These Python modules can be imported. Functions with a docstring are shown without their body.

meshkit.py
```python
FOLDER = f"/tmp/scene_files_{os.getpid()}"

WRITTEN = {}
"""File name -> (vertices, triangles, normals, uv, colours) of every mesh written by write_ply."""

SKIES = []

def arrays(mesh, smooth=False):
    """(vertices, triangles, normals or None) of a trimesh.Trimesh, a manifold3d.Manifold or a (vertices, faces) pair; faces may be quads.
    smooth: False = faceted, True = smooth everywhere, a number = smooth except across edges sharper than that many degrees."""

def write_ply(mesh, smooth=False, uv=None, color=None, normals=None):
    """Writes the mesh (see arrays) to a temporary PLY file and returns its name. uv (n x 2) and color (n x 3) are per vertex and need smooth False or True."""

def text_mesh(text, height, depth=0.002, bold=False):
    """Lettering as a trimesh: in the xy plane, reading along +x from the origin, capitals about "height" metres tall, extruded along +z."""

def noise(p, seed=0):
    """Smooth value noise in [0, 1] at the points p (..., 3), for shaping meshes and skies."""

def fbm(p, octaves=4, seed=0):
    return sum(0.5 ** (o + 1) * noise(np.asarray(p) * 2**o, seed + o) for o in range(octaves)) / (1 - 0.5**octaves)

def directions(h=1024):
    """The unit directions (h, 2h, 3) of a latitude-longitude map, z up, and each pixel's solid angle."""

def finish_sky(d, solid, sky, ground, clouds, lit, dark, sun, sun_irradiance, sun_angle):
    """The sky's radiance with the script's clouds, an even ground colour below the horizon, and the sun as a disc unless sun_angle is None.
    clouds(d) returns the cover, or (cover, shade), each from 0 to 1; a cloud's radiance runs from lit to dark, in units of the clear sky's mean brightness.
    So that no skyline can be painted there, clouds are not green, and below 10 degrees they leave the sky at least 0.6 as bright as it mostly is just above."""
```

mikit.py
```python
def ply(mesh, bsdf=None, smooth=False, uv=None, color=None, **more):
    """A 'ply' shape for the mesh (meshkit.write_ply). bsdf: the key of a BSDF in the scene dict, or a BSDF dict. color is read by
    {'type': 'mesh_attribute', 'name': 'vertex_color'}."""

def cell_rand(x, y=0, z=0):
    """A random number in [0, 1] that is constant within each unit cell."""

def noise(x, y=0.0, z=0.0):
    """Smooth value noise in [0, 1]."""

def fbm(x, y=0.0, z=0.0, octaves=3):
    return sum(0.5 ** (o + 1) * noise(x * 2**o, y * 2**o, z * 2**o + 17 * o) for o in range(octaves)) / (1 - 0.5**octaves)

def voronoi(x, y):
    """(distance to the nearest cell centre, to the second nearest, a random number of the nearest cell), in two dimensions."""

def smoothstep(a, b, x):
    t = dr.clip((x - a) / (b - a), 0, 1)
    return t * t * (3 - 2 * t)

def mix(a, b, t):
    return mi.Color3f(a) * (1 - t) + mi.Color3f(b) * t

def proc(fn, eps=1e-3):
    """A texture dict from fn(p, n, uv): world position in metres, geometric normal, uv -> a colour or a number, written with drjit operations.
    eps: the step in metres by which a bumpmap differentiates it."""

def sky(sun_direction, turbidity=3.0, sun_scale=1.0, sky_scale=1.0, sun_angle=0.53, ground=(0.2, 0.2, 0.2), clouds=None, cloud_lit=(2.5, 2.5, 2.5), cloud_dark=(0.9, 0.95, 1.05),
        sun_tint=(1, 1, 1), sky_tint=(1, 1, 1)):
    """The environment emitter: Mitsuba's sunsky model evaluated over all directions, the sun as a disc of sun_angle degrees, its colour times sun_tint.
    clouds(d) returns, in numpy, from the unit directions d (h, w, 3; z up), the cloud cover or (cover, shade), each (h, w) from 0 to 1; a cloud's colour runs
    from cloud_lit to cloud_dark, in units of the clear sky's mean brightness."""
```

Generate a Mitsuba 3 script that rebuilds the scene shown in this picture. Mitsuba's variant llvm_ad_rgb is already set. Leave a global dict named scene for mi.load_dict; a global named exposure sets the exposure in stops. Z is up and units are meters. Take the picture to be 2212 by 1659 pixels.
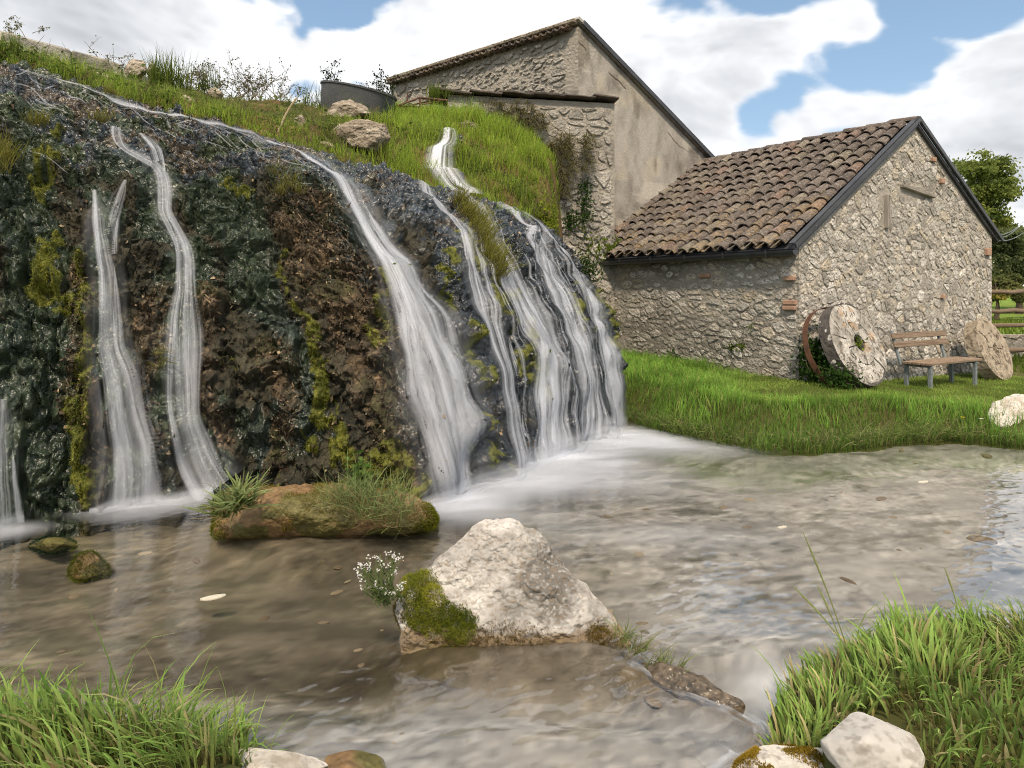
import math, numpy as np, trimesh, drjit as dr, mitsuba as mi, mikit, meshkit
from mikit import noise, fbm, smoothstep, mix, proc, cell_rand, voronoi
from scipy.interpolate import PchipInterpolator, RBFInterpolator
from scipy.ndimage import gaussian_filter, maximum_filter, map_coordinates
from scipy.spatial import cKDTree, Voronoi
import shapely, shapely.geometry as sg, manifold3d

T = mi.ScalarTransform4f
scene, labels = {}, {}
# ------------------------------------------------------------------ camera, sky, exposure
CAMZ = 1.9                                     # eye above the pool's water (z = 0)
scene['camera'] = {'type': 'perspective', 'fov': 73.74, 'fov_axis': 'x', 'principal_point_offset_y': 0.1203,
                   'to_world': T().look_at(origin=[0, 0, CAMZ], target=[0, 1, CAMZ], up=[0, 0, 1]), 'near_clip': 0.05, 'far_clip': 2000.0}
exposure = 2.18


def skydir(az, el):
    a, e = math.radians(az), math.radians(el)
    return np.array([math.sin(a) * math.cos(e), math.cos(a) * math.cos(e), math.sin(e)])


def ss(a, b, x):
    t = np.clip((x - a) / (b - a), 0, 1)
    return t * t * (3 - 2 * t)


def clouds(d):
    z = np.maximum(d[..., 2], 0.0)
    q = np.stack([d[..., 0] / (z + 0.42), d[..., 1] / (z + 0.42), z * 1.2], -1)
    w = meshkit.fbm(q * 2.1 + 7.3, 3, 5)
    qq = q + 0.35 * np.stack([w - .5, np.roll(w, 31, 1) - .5, 0 * w], -1)
    f = meshkit.fbm(qq * 2.6 + 3.1, 6, 11)
    fine = meshkit.fbm(qq * 7.5, 5, 23)
    finer = meshkit.fbm(qq * 26, 4, 29)
    bil = sum(.5 ** k * np.abs(2 * meshkit.noise(qq * 4.2 * 2 ** k + 5 * k, 70 + k) - 1) for k in range(6)) / 1.97
    bil2 = sum(.5 ** k * np.abs(2 * meshkit.noise(qq * 7 * 2 ** k + 9 * k + [0, 0, .35], 80 + k) - 1) for k in range(5)) / 1.94
    wa, wb = meshkit.fbm(qq * 5 + 1.7, 4, 61) - .5, meshkit.fbm(qq * 5 + 8.1, 4, 62) - .5
    dens = f + 0.26 * (fine - .5) + 0.20 * (finer - .5) + 0.18 - .62 * (bil - .42)
    # openings of blue between the cumulus heaps: (azimuth, elevation, half-widths, depth)
    for az, el, ra, re, k in ((-16.3, 22.4, 6.2, 2.2, .50), (-17.5, 16.2, 2.2, 1.4, .26), (-12.3, 16.5, 1.8, 1.2, .24), (22.0, 22.6, 4.2, 1.6, .36),
                              (32.5, 18.2, 6.5, 2.8, .42), (28.5, 15.5, 4.0, 1.8, .30), (19.9, 13.6, 1.6, 2.4, .30), (22.4, 16.0, 1.7, 2.0, .26), (36.0, 24.0, 12, 4.0, .3), (-16, 31, 16, 4, .3), (24, 32, 12, 5, .3)):
        c = skydir(az, el)
        right = np.array([math.cos(math.radians(az)), -math.sin(math.radians(az)), 0])
        upv = np.cross(right, c)
        x, y = d @ right / math.radians(ra) + 1.5 * wa, d @ upv / math.radians(re) + 1.7 * wb
        g = np.exp(-(x * x + y * y)) * ((d @ c) > 0)
        dens = dens - 1.35 * k * g
    for az, el, ra, re, k in ((22.6, 19.4, 1.9, 1.1, .30), (26.9, 19.5, 1.1, 1.3, .30), (37.5, 15.0, 3, 1.6, .22), (6, 19, 10, 6, .2), (-30, 20, 9, 8, .2), (33, 9, 12, 3.8, .18)):
        c = skydir(az, el)
        right = np.array([math.cos(math.radians(az)), -math.sin(math.radians(az)), 0])
        upv = np.cross(right, c)
        x, y = d @ right / math.radians(ra) + 1.2 * wb, d @ upv / math.radians(re) + 1.4 * wa
        dens = dens + k * np.exp(-(x * x + y * y)) * ((d @ c) > 0)
    t = np.clip((dens - 0.46) / 0.17, 0, 1)
    cover = t * t * (3 - 2 * t)
    body = meshkit.fbm(qq * 1.6 + 40, 5, 3)
    s = .60 * ss(.40, .66, body) * ss(.5, .75, dens) + .02 + .95 * (bil2 - .34) + .6 * (fine - .5) + .45 * (finer - .5)
    return .05 + cover * .93, np.clip(s, 0, 1)


SUN = skydir(181, 49)
scene['sky'] = mikit.sky(SUN, turbidity=4, sun_scale=0.62, sky_scale=1.0, sun_angle=6, clouds=clouds, cloud_lit=(2.15, 2.17, 2.21), cloud_dark=(.95, .99, 1.05), sky_tint=(1.25, 1.2, 1.08), ground=(.12, .12, .08))
labels['sky'] = {'kind': 'structure', 'label': 'bright sky with white cumulus clouds and blue gaps'}

# ------------------------------------------------------------------ helpers
FX = 1475.0


def U(px, py, Z):
    """the point at depth Z on the line of sight through (px, py) of a 2212 x 1659 picture (how the survey was taken)"""
    return np.array([(px - 1106) / FX * Z, Z, CAMZ + (630 - py) / FX * Z])


def UG(px, py, z=0.0):
    """the point of the level z on that line of sight"""
    return U(px, py, (CAMZ - z) * FX / (py - 630))


def proj(P):
    return 1106 + FX * P[..., 0] / P[..., 1], 630 - FX * (P[..., 2] - CAMZ) / P[..., 1]


used = {}


def key(name):
    n = used.get(name, 0)
    used[name] = n + 1
    return name if n == 0 else f'{name}_{n:03d}'


def lab(k, label=None, cat=None, kind=None, group=None):
    d = {}
    if label: d['label'] = label
    if cat: d['category'] = cat
    if kind: d['kind'] = kind
    if group: d['group'] = group
    labels[k] = d
    return k


def obj(name, mesh, bsdf, parent=None, label=None, cat=None, kind=None, group=None, **kw):
    k = key((parent + '__' if parent else '') + name)
    scene[k] = mikit.ply(mesh, bsdf, **kw)
    if label or cat or kind or group: lab(k, label, cat, kind, group)
    return k


def thing(name, label, cat, group=None):
    k = key(name)
    lab(k, label, cat, None, group)
    return k


def nrm(v):
    v = np.asarray(v, float)
    return v / np.maximum(np.linalg.norm(v, axis=-1, keepdims=True), 1e-12)


def ss(a, b, x):
    t = np.clip((x - a) / (b - a), 0, 1)
    return t * t * (3 - 2 * t)


def mixc(a, b, t):
    return np.asarray(a) * (1 - t[..., None]) + np.asarray(b) * t[..., None]


def cat_mesh(parts):
    vs, fs, n = [], [], 0
    for v, f in parts:
        vs.append(np.asarray(v)); fs.append(np.asarray(f) + n); n += len(v)
    return np.vstack(vs), np.vstack(fs)


def tm(m):
    return np.array(m.vertices), np.array(m.faces)


def box(size, center=(0, 0, 0), ax=None, bev=0.0):
    """a box with axes ax (rows), optionally with bevelled edges"""
    s = np.asarray(size, float) / 2
    if bev > 0:
        b = min(bev, s.min() * .8)
        pts = np.array([[sx * (s[0] - (b if k != 0 else 0)), sy * (s[1] - (b if k != 1 else 0)), sz * (s[2] - (b if k != 2 else 0))]
                        for sx in (-1, 1) for sy in (-1, 1) for sz in (-1, 1) for k in range(3)])
        m = trimesh.convex.convex_hull(pts)
        v, f = tm(m)
    else:
        v, f = tm(trimesh.creation.box(2 * s))
    if ax is not None: v = v @ np.asarray(ax, float)
    return v + np.asarray(center), f


def tube(points, radii, sides=6, cap=True):
    p = np.asarray(points, float)
    r = np.broadcast_to(radii, (len(p),))
    t = nrm(np.gradient(p, axis=0))
    a = nrm(np.cross(t, np.where(np.abs(t[:, 2:]) < .9, [0, 0, 1.], [1., 0, 0])))
    b = np.cross(t, a)
    ang = np.arange(sides) * 2 * np.pi / sides
    v = (p[:, None] + r[:, None, None] * (np.cos(ang)[None, :, None] * a[:, None] + np.sin(ang)[None, :, None] * b[:, None])).reshape(-1, 3)
    i, j = np.meshgrid(np.arange(len(p) - 1), np.arange(sides), indexing='ij')
    q = np.stack([i * sides + j, i * sides + (j + 1) % sides, (i + 1) * sides + (j + 1) % sides, (i + 1) * sides + j], -1).reshape(-1, 4)
    f = np.vstack([q[:, [0, 1, 2]], q[:, [0, 2, 3]]])
    if cap:
        n = len(v)
        v = np.vstack([v, p[:1], p[-1:]])
        k = np.arange(sides)
        e = (len(p) - 1) * sides
        f = np.vstack([f, np.stack([(k + 1) % sides, k, k * 0 + n], 1), np.stack([e + k, e + (k + 1) % sides, k * 0 + n + 1], 1)])
    return v, f


def grid_faces(nu, nv):
    i, j = np.meshgrid(np.arange(nu - 1), np.arange(nv - 1), indexing='ij')
    a = i * nv + j
    q = np.stack([a, a + nv, a + nv + 1, a + 1], -1).reshape(-1, 4)
    return np.vstack([q[:, [0, 1, 2]], q[:, [0, 2, 3]]])


def refine(v, f, edge):
    m = trimesh.Trimesh(v, f, process=True)
    m.merge_vertices()
    q = manifold3d.Manifold(manifold3d.Mesh(np.asarray(m.vertices, np.float32), np.asarray(m.faces, np.uint32)))
    if q.is_empty(): return np.array(m.vertices), np.array(m.faces)
    r = q.refine_to_length(edge).to_mesh()
    return np.array(r.vert_properties[:, :3], float), np.array(r.tri_verts)


def rock(pts, edge, sm=10, amp=.03, freq=4., seed=0, amp2=.0, freq2=20., ridge=0.):
    m = trimesh.convex.convex_hull(np.asarray(pts, float))
    v, f = refine(np.array(m.vertices), np.array(m.faces), edge)
    m = trimesh.Trimesh(v, f, process=True)
    m.merge_vertices()
    if sm: trimesh.smoothing.filter_laplacian(m, lamb=.5, iterations=sm)
    n = np.array(m.vertex_normals)
    v = np.array(m.vertices)
    dsp = amp * (meshkit.fbm(v * freq + seed * 7.1, 4, seed) - .5) * 2
    if amp2: dsp = dsp + amp2 * (meshkit.fbm(v * freq2 + seed * 3.3, 3, seed + 5) - .5) * 2
    if ridge: dsp = dsp - ridge * np.exp(-np.abs(meshkit.fbm(v * freq * .8 + 31 + seed, 3, seed + 9) - .5) * 34)
    return v + n * dsp[:, None], np.array(m.faces)


def blades(root, up, lean, L, W, bend, c0, c1, seg=3, droop=0.0):
    """grass: one tapering, bending blade per root; returns vertices, triangles, colours"""
    N = len(root)
    root, up, lean = np.asarray(root, float), nrm(up), nrm(lean)
    L, W, bend = (np.broadcast_to(x, (N,)).astype(float) for x in (L, W, bend))
    side = nrm(np.cross(up, lean))
    t = np.linspace(0, 1, seg + 1)
    # an arc: the blade turns by the angle bend*1.6 along its length
    ang = bend[:, None] * 1.7 * t[None, :] ** 1.25 + bend[:, None] * .25
    dirs = np.cos(ang)[..., None] * up[:, None] + np.sin(ang)[..., None] * lean[:, None]
    step = (L / seg)[:, None, None] * dirs
    P = root[:, None] + np.concatenate([np.zeros((N, 1, 3)), np.cumsum(step[:, :-1], 1)], 1)
    if droop: P[..., 2] -= droop * L[:, None] * t[None] ** 2
    w = (W[:, None] * (1 - t[None, :seg]) ** .6 * (.75 + .5 * np.minimum(t[None, :seg] * 3, 1)))[..., None] * .5
    A, B = P[:, :seg] - side[:, None] * w, P[:, :seg] + side[:, None] * w
    v = np.concatenate([np.stack([A, B], 2).reshape(N, 2 * seg, 3), P[:, seg:]], 1)
    nv = 2 * seg + 1
    fl = []
    for s in range(seg - 1):
        a = 2 * s
        fl += [[a, a + 1, a + 3], [a, a + 3, a + 2]]
    fl += [[2 * seg - 2, 2 * seg - 1, 2 * seg]]
    f = (np.array(fl)[None] + (np.arange(N) * nv)[:, None, None]).reshape(-1, 3)
    tt = np.concatenate([np.repeat(t[:seg], 2), [1.]])
    c = np.asarray(c0)[:, None] * (1 - tt[None, :, None]) + np.asarray(c1)[:, None] * tt[None, :, None]
    return v.reshape(-1, 3), f, c.reshape(-1, 3)


def leaves(P, nrm_, d, L, W, col):
    """leaves as bent kites: 4 triangles each"""
    N = len(P)
    d, n = nrm(d), nrm(nrm_)
    s = nrm(np.cross(n, d))
    n = np.cross(d, s)
    L, W = (np.broadcast_to(x, (N,)).astype(float)[:, None] for x in (L, W))
    v = np.stack([P, P + d * L * .45 + s * W * .5 + n * W * .14, P + d * L * .5, P + d * L * .45 - s * W * .5 + n * W * .14, P + d * L - n * L * .1], 1)
    f = (np.array([[0, 2, 1], [0, 3, 2], [1, 2, 4], [2, 3, 4]])[None] + (np.arange(N) * 5)[:, None, None]).reshape(-1, 3)
    return v.reshape(-1, 3), f, np.repeat(col, 5, 0)


def join(list3):
    v, f = cat_mesh([(a, b) for a, b, _ in list3])
    return v, f, np.vstack([c for _, _, c in list3])


def rdir(rng, N):
    a = rng.uniform(0, 2 * np.pi, N)
    return np.stack([np.cos(a), np.sin(a), 0 * a], 1)


def green(rng, N, a, b, c=None, pc=.0):
    t = rng.random(N)
    col = mixc(a, b, t)
    if c is not None:
        k = rng.random(N) < pc
        col[k] = np.asarray(c) * rng.uniform(.6, 1.2, (k.sum(), 1))
    return col * rng.uniform(.75, 1.2, (N, 1))


# ------------------------------------------------------------------ materials
VC = {'type': 'mesh_attribute', 'name': 'vertex_color'}


def rgb(*c):
    return {'type': 'rgb', 'value': list(c) if len(c) > 1 else c[0]}


def two(b):
    return {'type': 'twosided', 'b': b}


def bump(tex, scale, b):
    return {'type': 'bumpmap', 'arbitrary': tex, 'scale': scale, 'b': b}


def mat(k, base, rough=.8, spec=.3, bmp=None, bs=1.0, metal=0.):
    b = {'type': 'principled', 'base_color': base, 'roughness': rough, 'specular': spec, 'metallic': metal}
    if bmp is not None: b = bump(bmp, bs, b)
    scene[k] = two(b)


def crag(p, n, uv):
    return fbm(p.x * 30, p.y * 30, p.z * 24, 3) * .6 + .4 * dr.abs(fbm(p.x * 15, p.y * 15, p.z * 9, 2) - .5) * 2


mat('m_wet_rock', VC, .36, .6, proc(crag, .003), .045)
mat('m_dry_rock', VC, .75, .3, proc(crag, .003), .06)
mat('m_bed', VC, .9, .1)
mat('m_ground', VC, .95, .1)
mat('m_vc', VC, .8, .25)
scene['m_grass'] = {'type': 'principledthin', 'base_color': VC, 'roughness': .45, 'diff_trans': .95, 'spec_trans': 0.0, 'eta': 1.4}
scene['m_moss'] = {'type': 'principledthin', 'base_color': VC, 'roughness': .8, 'diff_trans': .6, 'spec_trans': 0.0, 'eta': 1.3}
scene['m_water'] = {'type': 'thindielectric', 'int_ior': 1.33}


def veil_fn(op, lo, hi):
    def fn(p, n, uv):
        a = uv.x - dr.floor(uv.x / 10) * 10
        e = smoothstep(0.0, .42, a) * smoothstep(1.0, .58, a)
        wob = (fbm(uv.x * 2, uv.y * 1.1, 0, 2) - .5)
        x = uv.x + wob * .22
        s = noise(x * 6, uv.y * .5, 3) * .46 + noise(x * 15, uv.y * .7, 9) * .34 + noise(x * 34, uv.y * 1.1, 5) * .20
        hole = noise(uv.x * 4, uv.y * 3.1, 11)
        s = s + .20 * (hole - .5) + .22 * (noise(uv.x * 2, uv.y * .9, 21) - .5)
        return dr.clip(op * e * smoothstep(lo, hi, s), 0, .97)
    return fn


for k, op, lo, hi in (('m_veil_strong', .85, .30, .80), ('m_veil_strand', .40, .08, .80), ('m_veil_thin', .30, .0, .8), ('m_veil_mid', .46, .32, .84), ('m_veil_soft', .30, .26, .84), ('m_veil_faint', .20, .25, .85), ('m_mist', .34, -.2, .7)):
    scene[k] = {'type': 'mask', 'opacity': proc(veil_fn(op, lo, hi)), 'b': two({'type': 'diffuse', 'reflectance': rgb(.69, .73, .81)})}


def foam_fn(p, n, uv):
    r = uv.x
    s = fbm(p.x * 2.0 + p.y * .6, p.y * 5.0 - p.x * 1.2, 0, 3)
    return dr.clip(.78 * uv.y * smoothstep(1.0, 0.0, r) * (.45 + .9 * s), 0, .93)


scene['m_foam'] = {'type': 'mask', 'opacity': proc(foam_fn), 'b': two({'type': 'diffuse', 'reflectance': rgb(.69, .73, .80)})}


def stone_fn(p, n, uv):
    """one limestone rubble piece; uv is the piece's own pair of random numbers (tone, hue)"""
    t = fbm(p.x * 9, p.y * 9, p.z * 9, 3)
    sp = fbm(p.x * 38, p.y * 38, p.z * 38, 2)
    c = mix((.27, .255, .225), (.56, .54, .50), uv.x)
    c = mix(c, (.48, .40, .28), smoothstep(.72, .95, uv.y) * .45)
    c = mix(c, (.22, .21, .19), smoothstep(.30, .05, uv.y) * .7)
    c = c * (.72 + .55 * t)
    return mix(c, (.16, .14, .11), smoothstep(.56, .68, sp) * .75)


def brick_fn(p, n, uv):
    return mix((.28, .17, .12), (.42, .28, .20), fbm(p.x * 20, p.y * 20, p.z * 20, 2))


def mortar_fn(p, n, uv):
    a = fbm(p.x * 1.1, p.y * 1.1, p.z * 1.6, 3)
    b = fbm(p.x * 16, p.y * 16, p.z * 16, 3)
    c = mix((.25, .23, .195), (.40, .375, .33), b)
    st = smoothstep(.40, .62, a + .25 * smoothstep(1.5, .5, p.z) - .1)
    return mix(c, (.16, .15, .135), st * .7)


def plaster_fn(p, n, uv):
    a = fbm(p.x * .8, p.y * .8, p.z * .55, 4)
    b = fbm(p.x * 5, p.y * 5, p.z * 2.2, 3)
    g = fbm(p.x * 40, p.y * 40, p.z * 40, 2)
    c = mix((.155, .143, .127), (.385, .363, .328), smoothstep(.3, .68, a * .6 + b * .4))
    c = mix(c, (.42, .385, .315), smoothstep(.58, .72, fbm(p.x * 1.5 + 9, p.y * 1.5, p.z * 1.2, 3)) * .75)
    c = mix(c, (.12, .105, .085), smoothstep(.57, .70, fbm(p.x * 3 + 3, p.y * 3, p.z * .8, 3)) * .55)
    c = mix(c, (.50, .47, .41), smoothstep(.60, .70, fbm(p.x * .9 + 4, p.y * .9, p.z * 1.6, 4)) * .6)
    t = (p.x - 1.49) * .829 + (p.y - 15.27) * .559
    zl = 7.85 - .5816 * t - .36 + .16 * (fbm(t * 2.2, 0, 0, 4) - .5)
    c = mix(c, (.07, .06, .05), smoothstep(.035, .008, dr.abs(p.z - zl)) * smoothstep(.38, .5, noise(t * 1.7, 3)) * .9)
    return c * (.78 + .44 * g)


def tile_fn(p, n, uv):
    b = fbm(p.x * 6, p.y * 6, p.z * 6, 3)
    s = fbm(p.x * 34, p.y * 34, p.z * 34, 2)
    c = mix((.088, .074, .065), (.140, .119, .104), uv.x)
    c = mix(c, (.20, .135, .105), smoothstep(.86, .98, uv.y) * .6)
    c = mix(c, (.24, .215, .16), smoothstep(.25, .03, uv.y) * .4)
    c = c * (.6 + .8 * b)
    c = mix(c, (.36, .34, .30), smoothstep(.62, .72, s) * .4)
    c = mix(c, (.06, .05, .04), smoothstep(.42, .30, s) * .6)
    low = smoothstep(4.3, 2.9, p.z)
    o = smoothstep(.53, .66, fbm(p.x * 2.3 + 5, p.y * 2.3, p.z * 2.3, 3) + low * .08)
    return mix(c, (.36, .25, .115), o * (.06 + .26 * low) * smoothstep(.38, .55, fbm(p.x * 19, p.y * 19, p.z * 19, 2)))


def fine_bump(p, n, uv):
    return fbm(p.x * 22, p.y * 22, p.z * 22, 3)


mat('m_stone', proc(stone_fn), .85, .2, proc(fine_bump, .004), .035)
mat('m_brick', proc(brick_fn), .9, .2)
mat('m_mortar', proc(mortar_fn), .95, .1, proc(fine_bump, .004), .045)
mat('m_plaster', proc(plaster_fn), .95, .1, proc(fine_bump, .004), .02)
mat('m_tile', proc(tile_fn), .85, .2, proc(fine_bump, .004), .012)


def zinc_fn(p, n, uv):
    return mix((.035, .036, .04), (.085, .09, .10), fbm(p.x * 5, p.y * 5, p.z * 5, 3))


def wood_fn(p, n, uv):
    g = noise(uv.x * 3, uv.y * 70, 1) * .6 + noise(uv.x * 9, uv.y * 190, 2) * .4
    return mix((.10, .07, .048), (.27, .205, .15), g)


def rust_fn(p, n, uv):
    return mix((.035, .025, .02), (.17, .075, .04), fbm(p.x * 9, p.y * 9, p.z * 9, 3))


def paint_fn(p, n, uv):
    return mix((.10, .125, .135), (.20, .235, .25), fbm(p.x * 12, p.y * 12, p.z * 12, 3))


mat('m_zinc', proc(zinc_fn), .42, .5, None, 1, .4)
mat('m_wood', proc(wood_fn), .8, .25)
mat('m_grey_wood', proc(lambda p, n, uv: mix((.16, .145, .125), (.36, .33, .29), noise(uv.x * 3, uv.y * 70, 1))), .85)
mat('m_rust', proc(rust_fn), .7, .4)
mat('m_paint', proc(paint_fn), .5, .5)


def whiterock_fn(p, n, uv):
    a = fbm(p.x * 3.2, p.y * 3.2, p.z * 3.2, 4)
    b = fbm(p.x * 16, p.y * 16, p.z * 20, 3)
    s = fbm(p.x * 55, p.y * 55, p.z * 55, 2)
    c = mix((.32, .30, .275), (.60, .58, .545), smoothstep(.25, .68, b * .7 + s * .3))
    dk = smoothstep(.46, .72, a + .30 * (b - .5))
    patch = smoothstep(.30, .12, dr.sqrt(dr.square(p.x - .20) + dr.square((p.z - .24) * 1.2)) + .22 * (b - .5) + .12 * (a - .5))
    c = mix(c, (.10, .095, .085), dr.maximum(dk * .8, patch) * smoothstep(.22, .56, s * .6 + b * .4) * .92)
    c = mix(c, (.24, .19, .14), smoothstep(.48, .75, s) * .6)
    low = smoothstep(.055, .0, p.z + .09 * (b - .5) + .05 * (a - .5))
    return mix(c, mix((.10, .07, .035), (.30, .21, .11), s), low * .85)


def tanrock_fn(p, n, uv):
    b = fbm(p.x * 8, p.y * 8, p.z * 8, 4)
    s = fbm(p.x * 42, p.y * 42, p.z * 42, 2)
    c = mix((.10, .058, .024), (.30, .195, .095), b)
    c = mix(c, (.085, .085, .022), smoothstep(.44, .56, fbm(p.x * 4 + 3, p.y * 4, p.z * 4, 3)) * .85)
    return c * (.55 + .9 * s)


def boulder_fn(p, n, uv):
    b = fbm(p.x * 3, p.y * 3, p.z * 7, 4)
    s = fbm(p.x * 17, p.y * 17, p.z * 25, 3)
    c = mix((.16, .13, .095), (.40, .35, .285), smoothstep(.25, .7, b))
    return mix(c, (.10, .085, .06), smoothstep(.50, .66, s) * .8)


def mill_fn(p, n, uv):
    b = fbm(p.x * 6, p.y * 6, p.z * 2.6, 3)
    s = fbm(p.x * 24, p.y * 24, p.z * 9, 3)
    c = mix((.22, .205, .18), (.46, .44, .405), smoothstep(.25, .68, b))
    c = mix(c, (.36, .22, .11), smoothstep(.62, .76, fbm(p.x * 5 + 4, p.y * 5, p.z * 5, 3)) * .6)
    return mix(c, (.11, .095, .075), smoothstep(.54, .65, s) * .85)


def millrim_fn(p, n, uv):
    s = fbm(p.x * 14, p.y * 14, p.z * 14, 3)
    c = mix((.05, .045, .042), (.13, .12, .11), s)
    return mix(c, (.55, .53, .48), smoothstep(.69, .74, fbm(p.x * 11 + 2, p.y * 11, p.z * 11, 2)))


mat('m_white_rock', proc(whiterock_fn), .9, .2, proc(lambda p, n, uv: fbm(p.x * 26, p.y * 26, p.z * 30, 4) + .5 * dr.abs(fbm(p.x * 9, p.y * 9, p.z * 14, 3) - .5), .002), .06)
mat('m_tan_rock', proc(tanrock_fn), .6, .4, proc(fine_bump, .003), .04)
mat('m_boulder', proc(boulder_fn), .9, .15, proc(fine_bump, .004), .05)
mat('m_mill', proc(mill_fn), .9, .2, proc(fine_bump, .003), .035)
mat('m_mill_tan', proc(lambda p, n, uv: mix(mix((.20, .165, .12), (.44, .38, .30), fbm(p.x * 7, p.y * 7, p.z * 4, 3)), (.10, .08, .06), smoothstep(.52, .66, fbm(p.x * 22, p.y * 22, p.z * 10, 3)) * .8)), .9, .2, proc(fine_bump, .003), .035)
mat('m_mill_rim', proc(millrim_fn), .85, .2, proc(fine_bump, .003), .03)
mat('m_wet_plain', proc(lambda p, n, uv: mix((.012, .016, .018), (.05, .055, .055), fbm(p.x * 12, p.y * 12, p.z * 12, 3))), .3, .6, proc(fine_bump, .004), .05)


def grey_fn(p, n, uv):
    s = fbm(p.x * 40, p.y * 40, p.z * 40, 2)
    return mix(mix((.36, .345, .32), (.56, .54, .51), fbm(p.x * 7, p.y * 7, p.z * 7, 3)), (.30, .28, .25), smoothstep(.45, .8, s))


def white2_fn(p, n, uv):
    b = fbm(p.x * 9, p.y * 9, p.z * 9, 4)
    s = fbm(p.x * 36, p.y * 36, p.z * 36, 2)
    c = mix((.34, .30, .245), (.60, .565, .51), smoothstep(.3, .62, b * .7 + s * .3))
    return mix(c, (.15, .12, .085), smoothstep(.50, .74, s * .6 + b * .4) * .8)


mat('m_grey_stone', proc(grey_fn), .9, .2, proc(fine_bump, .003), .015)
mat('m_white_rock2', proc(white2_fn), .9, .2, proc(fine_bump, .003), .02)
mat('m_slate', proc(lambda p, n, uv: mix((.04, .034, .03), (.13, .11, .095), fbm(p.x * 6, p.y * 6, p.z * 20, 3))), .9, .2)
mat('m_ledge', proc(lambda p, n, uv: mix((.02, .018, .014), (.16, .12, .08), fbm(p.x * 14, p.y * 14, p.z * 14, 4) * fbm(p.x * 40, p.y * 40, p.z * 40, 2) * 2)), .35, .6, proc(fine_bump, .003), .05)
mat('m_pale', rgb(.62, .58, .48), .8)
mat('m_straw', rgb(.46, .38, .24), .8)
mat('m_straw_green', rgb(.17, .20, .07), .7)
mat('m_soil', rgb(.05, .04, .025), .95)
mat('m_bark', rgb(.085, .065, .045), .9)
mat('m_rail', proc(lambda p, n, uv: mix((.095, .070, .048), (.23, .175, .125), fbm(p.x * 1.5, p.y * 6, p.z * 30, 3))), .85)
mat('m_planter', proc(lambda p, n, uv: mix((.055, .06, .065), (.11, .115, .12), fbm(p.x * 4, p.y * 4, p.z * 4, 3))), .75, .3)
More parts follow.
